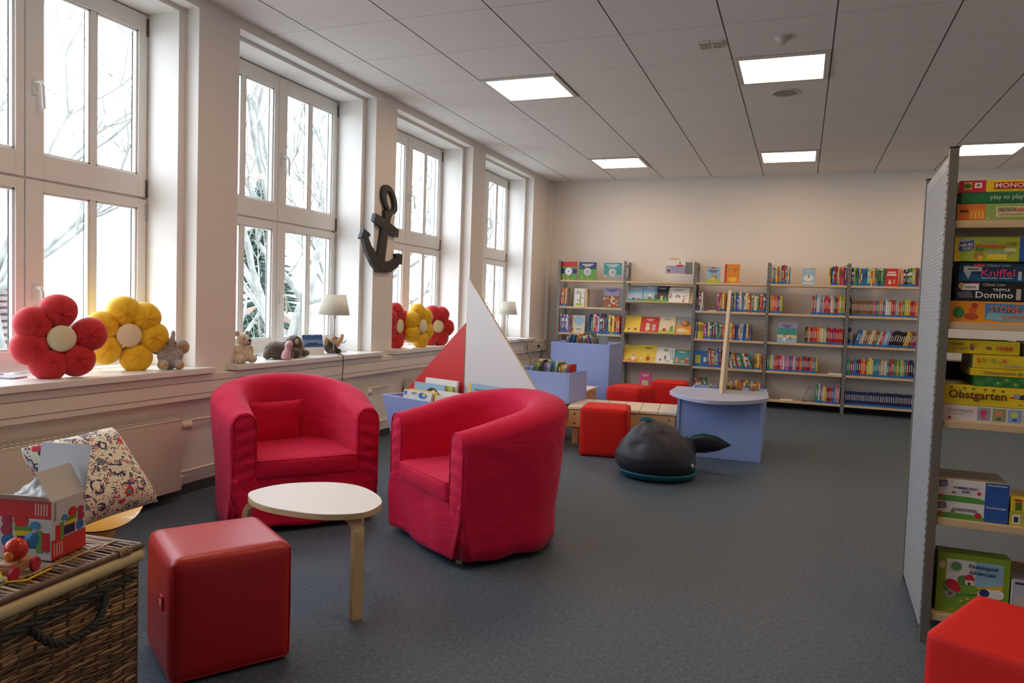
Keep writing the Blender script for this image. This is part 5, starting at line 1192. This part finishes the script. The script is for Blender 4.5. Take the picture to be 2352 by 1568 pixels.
m = MB(); m.cyl((-.28, 8.95, SZ), .013, .05, mat('socket_white'), 14, r2=.010); tag(m.build('small_bottle'), 'small grey bottle in the right corner of the fourth sill', 'bottle')
for q, (x, y, w_, h_, a) in enumerate(((-.20, 2.44, .12, .09, .3), (-.24, 2.22, .14, .10, -.2))):
    def cl(u, v, w_=w_, h_=h_, q=q): return ((u-.5)*w_, (v-.5)*h_, .008+.010*abs(noise.noise(Vector((u*4, v*4, q)))))
    m = MB(); m.grid(cl, 16, 12, mat('crumpled_tissue', (.62, .60, .66), .8)); o = m.build('cloth', None, (x, y, SZ), a); so = o.modifiers.new('s', 'SOLIDIFY'); so.thickness = .007; so.offset = -1
    tag(o, ['crumpled pale cloth lying behind the red flower pillow', 'folded white cloth at the left edge of the first sill'][q], 'cloth')
# ================================================================== BASKET AND TOYS
WK = [mat('willow_rod_brown', (.24, .135, .065), .45, var=.3, vscale=20), mat('willow_rod_dark', (.12, .065, .035), .5, var=.3, vscale=20), mat('willow_rod_tan', (.40, .25, .12), .45, var=.25, vscale=20)]
bx, by, brz = 1.655, 1.505, .095                          # back right corner
t = thing('wicker_basket', 'brown wicker hamper with lid, cream rim and grey rope handle at the lower left', 'basket', (bx, by, 0), brz)
BWd, BLn, BH = .62, .98, .445
def weave(L, H, n_st, ex):
    """horizontal rods waving round stakes on a panel along x; returns MB"""
    m = MB(); rows = int(H/.0086); st = L/n_st
    for r in range(rows):
        z = .008 + r*H/rows; ph = 2.1*r; mt = WK[rnd.choice([0, 0, 1, 1, 2, 0])]; k = n_st*4
        pts = [(i/k*L, ex*.0032*math.sin(PI*(i/k*L)/st+ph), z + .003*math.sin(i*.35+r*.1)+.0018*rnd.random()) for i in range(k+1)]
        m.tube(pts, .0050, mt, 5)
    for i in range(n_st+1): m.tube([(i*st, 0, 0), (i*st, 0, H)], .006, WK[1], 6)
    return m
m = weave(BLn, BH, 22, 1); m.build('woven_side', t, (0, 0, 0), (0, 0, -PI/2))
m = weave(BWd, BH, 14, 1); m.build('woven_side', t, (-BWd, 0, 0), 0)
m = weave(BWd, BH, 14, 1); m.build('woven_side', t, (-BWd, -BLn, 0), 0)
m = weave(BLn, BH, 22, 1); m.build('woven_side', t, (-BWd, 0, 0), (0, 0, -PI/2))
MB().box(-BWd+.012, -.012, -BLn+.012, -.012, .003, .012, WK[1]).build('base_panel', t)
LIN = mat('dark_basket_inside', (.02, .014, .01), .9)
m = MB(); m.box(-.022, -.016, -BLn+.02, -.02, .01, BH-.01, LIN).box(-BWd+.016, -BWd+.022, -BLn+.02, -.02, .01, BH-.01, LIN).box(-BWd+.02, -.02, -.022, -.016, .01, BH-.01, LIN).box(-BWd+.02, -.02, -BLn+.016, -BLn+.022, .01, BH-.01, LIN); m.build('lining', t)
CANE = mat('cream_cotton_piping', (.58, .47, .26), .6, bump=.3, bscale=40)
m = MB(); g = .014; m.tube([(g, g-.02, BH+.008), (g, -BLn, BH+.008)], .017, CANE, 12).tube([(g, g-.01, BH+.008), (-BWd, g-.01, BH+.008)], .015, CANE, 12).tube([(-BWd-g, 0, BH+.008), (-BWd-g, -BLn, BH+.008)], .015, CANE, 12); m.build('padded_rim', t)
# lid: rods laid front to back, bound by cross twines
m = MB(); n = int(BLn/.0085)
for i in range(n):
    y = -BLn + i*BLn/n; x1 = .012
    m.tube([(x1-(BWd+.02)*q/12, y+.002*math.sin(q*1.7+i), BH+.030+.0035*math.sin(q*PI/2+i*PI)) for q in range(13)], .0043, WK[[0, 2, 2, 0, 1, 2][i % 6]], 5)
m.build('lid', t)
m = MB()
for q in (.10, .30, .52): m.tube([(-BWd*q, y_*.02*-1, BH+.036+.002*math.sin(y_*1.3)) for y_ in range(int(BLn/.02)+1)], .0035, WK[2], 5).tube([(-BWd*q-.008, y_*.02*-1, BH+.036-.002*math.sin(y_*1.3)) for y_ in range(int(BLn/.02)+1)], .0035, WK[0], 5)
m.tube([(.012, .004, BH+.031), (.012, -BLn, BH+.031)], .009, WK[1], 8).tube([(.012, .004, BH+.031), (-BWd, .004, BH+.031)], .009, WK[0], 8)
for q in range(5): m.tube([(.012+.012*math.cos(a), -.045-q*.008, BH+.031+.012*math.sin(a)) for a in [k*PI/4 for k in range(9)]], .003, WK[2], 5)
m.build('lid_border', t)
ROPE = mat('grey_fibre_rope', (.045, .045, .042), .8, bump=1, bscale=120, bdist=.004)
def rope(pts, r=.007, name='rope_handle'):
    m = MB(); P = [Vector(p) for p in pts]; N_ = 90; out = []
    seg = len(P)-1
    def at(s):
        i = min(int(s*seg), seg-1); u = s*seg-i; p0, p1, p2, p3 = P[max(i-1, 0)], P[i], P[i+1], P[min(i+2, seg)]
        return .5*((2*p1)+(p2-p0)*u+(2*p0-5*p1+4*p2-p3)*u*u+(3*p1-p0-3*p2+p3)*u**3)
    for k in range(3):
        q = []
        for i in range(N_+1):
            c = at(i/N_); tn = (at(min(1, i/N_+.01))-at(max(0, i/N_-.01))).normalized(); a = tn.cross(Vector((1, 0, 0))); a = a.normalized() if a.length > .1 else Vector((0, 1, 0)); b = tn.cross(a); an = i*.45+k*2*PI/3
            q.append(c+r*.75*(math.cos(an)*a+math.sin(an)*b))
        m.tube(q, r*.72, ROPE, 6)
    return m.build(name, t)
rope([(.014, -.02, BH-.045), (.014, -.25, BH-.048), (.014, -.55, BH-.05), (.014, -.95, BH-.05)], .008, 'rope_band')
rope([(.018, -.12, BH-.05), (.030, -.14, BH-.075), (.040, -.17, BH-.105), (.042, -.23, BH-.118), (.040, -.30, BH-.105), (.026, -.345, BH-.055)], .0075)
LIDZ = BH+.038
# toy carton
t = thing('toy_box', 'opened white and red carton showing a toy train, standing on the wicker basket', 'box', (1.585, 1.310, LIDZ), 0)
CT = flat(.62, .60, .58); RD = flat(.62, .03, .035)
t.rotation_euler = (0, 0, 1.82); bw, bd, bh = .125, .145, .150
# local: right face visible = -Y side (x 0..bw), left face visible = -X side (y 0..bd)
m = MB(); e = .0012
m.box(0, bw, 0, e, 0, bh, CT).box(0, bw, bd-e, bd, 0, bh, CT).box(0, e, e, bd-e, 0, bh, CT).box(bw-e, bw, e, bd-e, 0, bh, CT).box(e, bw-e, e, bd-e, 0, e, CT); m.build('carton', t)
m = MB(); m.box(.0, bw, 0, e, 0, .085, flat(.60, .57, .52)); m.build('flap', t, (0, .001, bh), (-.55, 0, 0))
m = MB(); m.box(0, e, .0, bd, 0, .03, CT); m.build('flap', t, (.0, 0, bh), (0, -.9, 0))
m = MB(); m.box(-e, 0, 0, bd, 0, .12, flat(.70, .70, .74)); m.build('flap', t, (bw, 0, bh), (0, .18, 0))
def train(F, s, ox, oz, flip=1):
    def o(x, z, rx, rz_, c): F.oval(ox+flip*x*s, oz+z*s, rx*s, rz_*s, c, 14)
    def r(x0, x1, z0, z1, c): a, b = sorted((ox+flip*x0*s, ox+flip*x1*s)); F.rect(a, b, oz+z0*s, oz+z1*s, c)
    r(.05, .10, .04, .34, flat(.38, .15, .07)); r(.16, .36, .04, .16, flat(.012, .012, .08)); r(.36, .42, .0, .22, K['grass']); r(.42, .50, .02, .20, R_)
    r(.14, .32, .16, .21, Y_); r(.13, .31, .21, .26, flat(.10, .30, .04)); o(.20, .31, .075, .065, R_); o(.06, .10, .07, .07, flat(.02, .18, .48)); o(.06, .10, .02, .02, flat(.01, .04, .2)); o(.04, .21, .055, .055, flat(.40, .03, .08)); o(.05, .30, .055, .055, flat(.40, .03, .08)); o(.35, .27, .05, .04, flat(.03, .24, .50))
m = Face(0); m.rect(0, bw, 0, .050, RD)
for q in range(4): m.rect(.008+.009*q, .012+.009*q, .008, .040, flat(.75, .45, .42))
train(m, .20, .115, .045, -1); m.build('print', t)
F = Face(0); F.rect(-bd, 0, bh-.045, bh, RD)
for q in range(5): F.rect(-.045+.008*q, -.041+.008*q, bh-.036, bh-.006, flat(.75, .45, .42))
train(F, .26, -.135, .018, 1); F.build('print', t, rot=(0, 0, -PI/2)) 
text('Barcelona', K['grey'], t, .045, .009, (.012, -.0008, .122), (PI/2, -PI/2, 0)); text('Barcelona', K['grey'], t, .045, .009, (-.0008, .010, .04), (PI/2, PI/2, -PI/2)); text('train', RD, t, .018, .006, (.118, -.0008, .135), (PI/2, -PI/2, 0))
def bag(u, v):
    a = u*2*PI; r = .050*math.sin(min(1, v*1.15)*PI/1.15*1.0+.25); n_2 = noise.noise(Vector((math.cos(a)*2, math.sin(a)*2, v*5)))
    return (.055+r*math.cos(a)*(1+.35*n_2), .08+r*1.15*math.sin(a)*(1+.35*n_2), .10+.10*v+.015*n_2)
m = MB(); m.grid(bag, 26, 14, mat('crumpled_clear_film', (.55, .54, .55), .25, spec=.7, bump=.8, bscale=40, bdist=.01), cu=True); m.build('plastic_bag', t)
# wooden pull train in front
t = thing('toy_train', 'wooden toy train with red ball figure and red wheels on the basket lid', 'toy', (1.60, 1.20, LIDZ), -1.25)
m = MB(); m.box(-.06, .035, -.02, .02, .012, .032, flat(.42, .18, .07)).box(.005, .033, -.018, .018, .032, .040, flat(.50, .25, .12)); m.build('chassis', t, bevel=.002)
MB().ell((-.012, 0, .062), (.026, .026, .028), mat('glossy_red_paint', (.66, .03, .015), .2)).build('ball_head', t); MB().ell((.012, 0, .052), (.008, .012, .012), mat('orange_paint', (.75, .2, .02), .3)).build('nose', t)
for xx in (-.045, .028):
    for sy in (-1, 1): MB().cyl((xx, sy*.024-.004, .016), .016, .008, mat('crimson_wheel_paint', (.5, .02, .06), .35), 20, axis='y').build('wheel', t)
MB().cyl((-.055, 0, .07), .018, .014, flat(.02, .18, .48), 20, axis='y').build('wheel', t)
m = MB(); m.tube([(.035, 0, .022), (.055, .01, .028), (.06, .03, .01), (.03, .055, .004), (-.05, .06, .004)], .0025, Y_, 6); m.build('pull_cord', t)
# ================================================================== OUTSIDE
GR = mat('pale_bounce_ground', (.36, .36, .33), .9, var=.2, vscale=2)  # neutral ground tone, brightened to bounce more daylight onto the ceiling
struct(MB().box(-90, -.6, -30, 90, -3.4, -3.2, GR).build('ground'))
BARK = mat('pale_winter_bark', (.18, .18, .165), .9, var=.35, vscale=5)
MOSS = mat('mossy_twig', (.19, .21, .16), .9)
def tree(x, y, H, seed, lb, r0=.22, spread=.55, lv=6, mt=BARK):
    R = random.Random(seed); m = MB(); r0 *= .6
    def br(p, d, L, r, l):
        n = 4 if l > 1 else 3; pts = [p]; q = p.copy(); dd = d.copy()
        for i in range(n):
            dd = (dd + Vector((R.uniform(-1, 1), R.uniform(-1, 1), R.uniform(-.4, .7)))*.16).normalized(); q = q+dd*L/n; pts.append(q.copy())
        m.tube(pts, [max(r*(1-.45*i/n), .005) for i in range(n+1)], mt, 6 if l > 3 else 3, cap=False)
        if l <= 0: return
        for i in range(R.choice([2, 2, 3]) if l < lv else 3):
            a = R.uniform(0, 2*PI); s = spread*R.uniform(.6, 1.3); ax = dd.cross(Vector((math.cos(a), math.sin(a), .3))).normalized()
            nd = (Matrix.Rotation(s, 3, ax) @ dd + Vector((0, 0, .12))).normalized()
            k = R.uniform(.45, 1); pp = pts[-1]*(k)+pts[-2]*(1-k)
            br(pp, nd, L*R.uniform(.62, .85), r*.58, l-1)
    br(Vector((0, 0, 0)), Vector((R.uniform(-.05, .05), R.uniform(-.05, .05), 1)), H*.34, r0, lv)
    o = m.build('bare_tree', None, (x, y, -3.2)); tag(o, lb, 'tree', 'bare winter trees outside the windows'); return o
for a in ((-6.0, 7.1, 8.0, 3, 'bare tree with forked trunk seen through the nearest window'), (-7.5, 6.1, 8.5, 11, 'bare tree at the left edge of the nearest window'), (-5.5, 10.3, 10, 5, 'tall bare tree behind the left part of the second window', .26),
          (-5.5, 11.5, 10.5, 8, 'bare tree with ridged trunk behind the right part of the second window', .3), (-10, 21, 12, 9, 'distant bare tree seen through the second window'), (-5.5, 15.7, 9, 12, 'bare tree with drooping branches behind the third window'),
          (-9.0, 16.4, 10, 31, 'bare tree with crossing branches behind the shrubs of the second window', .16), (-7.0, 14.0, 9, 33, 'bare tree between the trunks of the second window view', .2), (-9, 18.0, 10, 35, 'bare tree far behind the second window', .2), (-5.6, 20.0, 9, 37, 'bare tree at the left of the third window view', .18), (-12, 17, 9, 41, 'faint distant bare tree behind the shrubs', .2),
          (-5.0, 19.8, 9, 14, 'bare tree behind the fourth window'), (-9, 33, 12, 15, 'far bare tree between third and fourth windows')):
    tree(*a)
def conifer(x, y, H, lb):
    m = MB(); R = random.Random(int(x*7+y)); G = mat('spruce_green', (.03, .055, .04), .9)
    m.tube([(0, 0, 0), (0, 0, H)], [.15, .02], BARK, 6)
    for i in range(420):
        z = H*(.15+.85*R.random()); L = (H-z)*.32+.2; a = R.uniform(0, 2*PI); d = Vector((math.cos(a), math.sin(a), -.25)); p = Vector((0, 0, z))
        m.tube([p, p+d*L*.6, p+d*L+Vector((0, 0, .05*L))], [.05, .09, .01], G, 4, cap=False)
    tag(m.build('conifer', None, (x, y, -3.2)), lb, 'tree')
conifer(-20, 27.9, 9.8, 'far green conifer rising behind the second window'); conifer(-16, 14, 4.2, 'small dark conifer beside the house roof'); conifer(-7, 31, 6.5, 'dark conifer seen through the third window')
def bush(x, y, s, seed, lb):
    R = random.Random(seed); m = MB()
    for i in range(130):
        a = R.uniform(0, 2*PI); p = Vector((R.uniform(-.3, .3)*s, R.uniform(-.3, .3)*s, 0)); d = Vector((math.cos(a)*.6, math.sin(a)*.6, 1)); pts = [p]
        for q in range(5): d = (d+Vector((R.uniform(-1, 1), R.uniform(-1, 1), -.35))*.25).normalized(); pts.append(pts[-1]+d*s*.32)
        m.tube(pts, [.02, .016, .013, .01, .007, .004], MOSS, 3, cap=False)
    tag(m.build('bare_shrub', None, (x, y, -3.2)), lb, 'shrub', 'bare shrubs outside the second window')
bush(-4.2, 9.6, 3.0, 21, 'dense bare shrub left of the second window view'); bush(-3.8, 12.0, 3.0, 22, 'arching bare shrub outside the second window, farther one'); bush(-5.5, 19, 2.6, 23, 'low bare shrub outside the third window')
t = thing('house', 'low house with red-brown tiled roof behind the trees, seen through the nearest window', 'house', (-17.5, 9.9, -3.6), .15)
TILE = mat('red_brown_roof_tiles', (.20, .14, .13), .8, bump=1, bscale=6, bdist=.05, stretch=(1, 1, 6))
MB().box(-3, 3, -5, 5, 0, 2.9, mat('pale_render', (.25, .24, .22), .8)).build('wall', t)
m = MB(); m.prism([(-3.6, 2.7), (3.6, 2.7), (0, 5.0)], -5.4, 5.4, TILE, 'y'); m.build('roof', t)
m = MB()
for q in range(14): m.box(3.55-q*.26, 3.70-q*.26, -5.4, 5.4, 2.76+q*.165, 2.82+q*.165, TILE)
m.build('tile_row', t)
MB().box(.6, 1.2, -2, -1.4, 3.6, 5.5, mat('chimney_brick', (.32, .12, .08), .9)).build('chimney', t)
for yy in (-3, 0, 3): MB().box(3.0, 3.03, yy-.5, yy+.5, 1, 2.1, mat('dark_window_pane', (.05, .06, .07), .1)).build('window', t)
t = thing('neighbour_house', 'pale house with red roof beyond the trees, seen low through the second window', 'house', (-24, 36, -5.5), .3)
MB().box(-4, 4, -5, 5, 0, 3.6, mat('pale_render')).build('wall', t); MB().prism([(-4.5, 3.4), (4.5, 3.4), (0, 6.6)], -5.4, 5.4, mat('pale_orange_roof_tiles', (.26, .17, .14), .8), 'y').build('roof', t)
MB().box(4.0, 4.05, -2, 0, 1, 2.4, mat('dark_window_pane')).build('window', t)
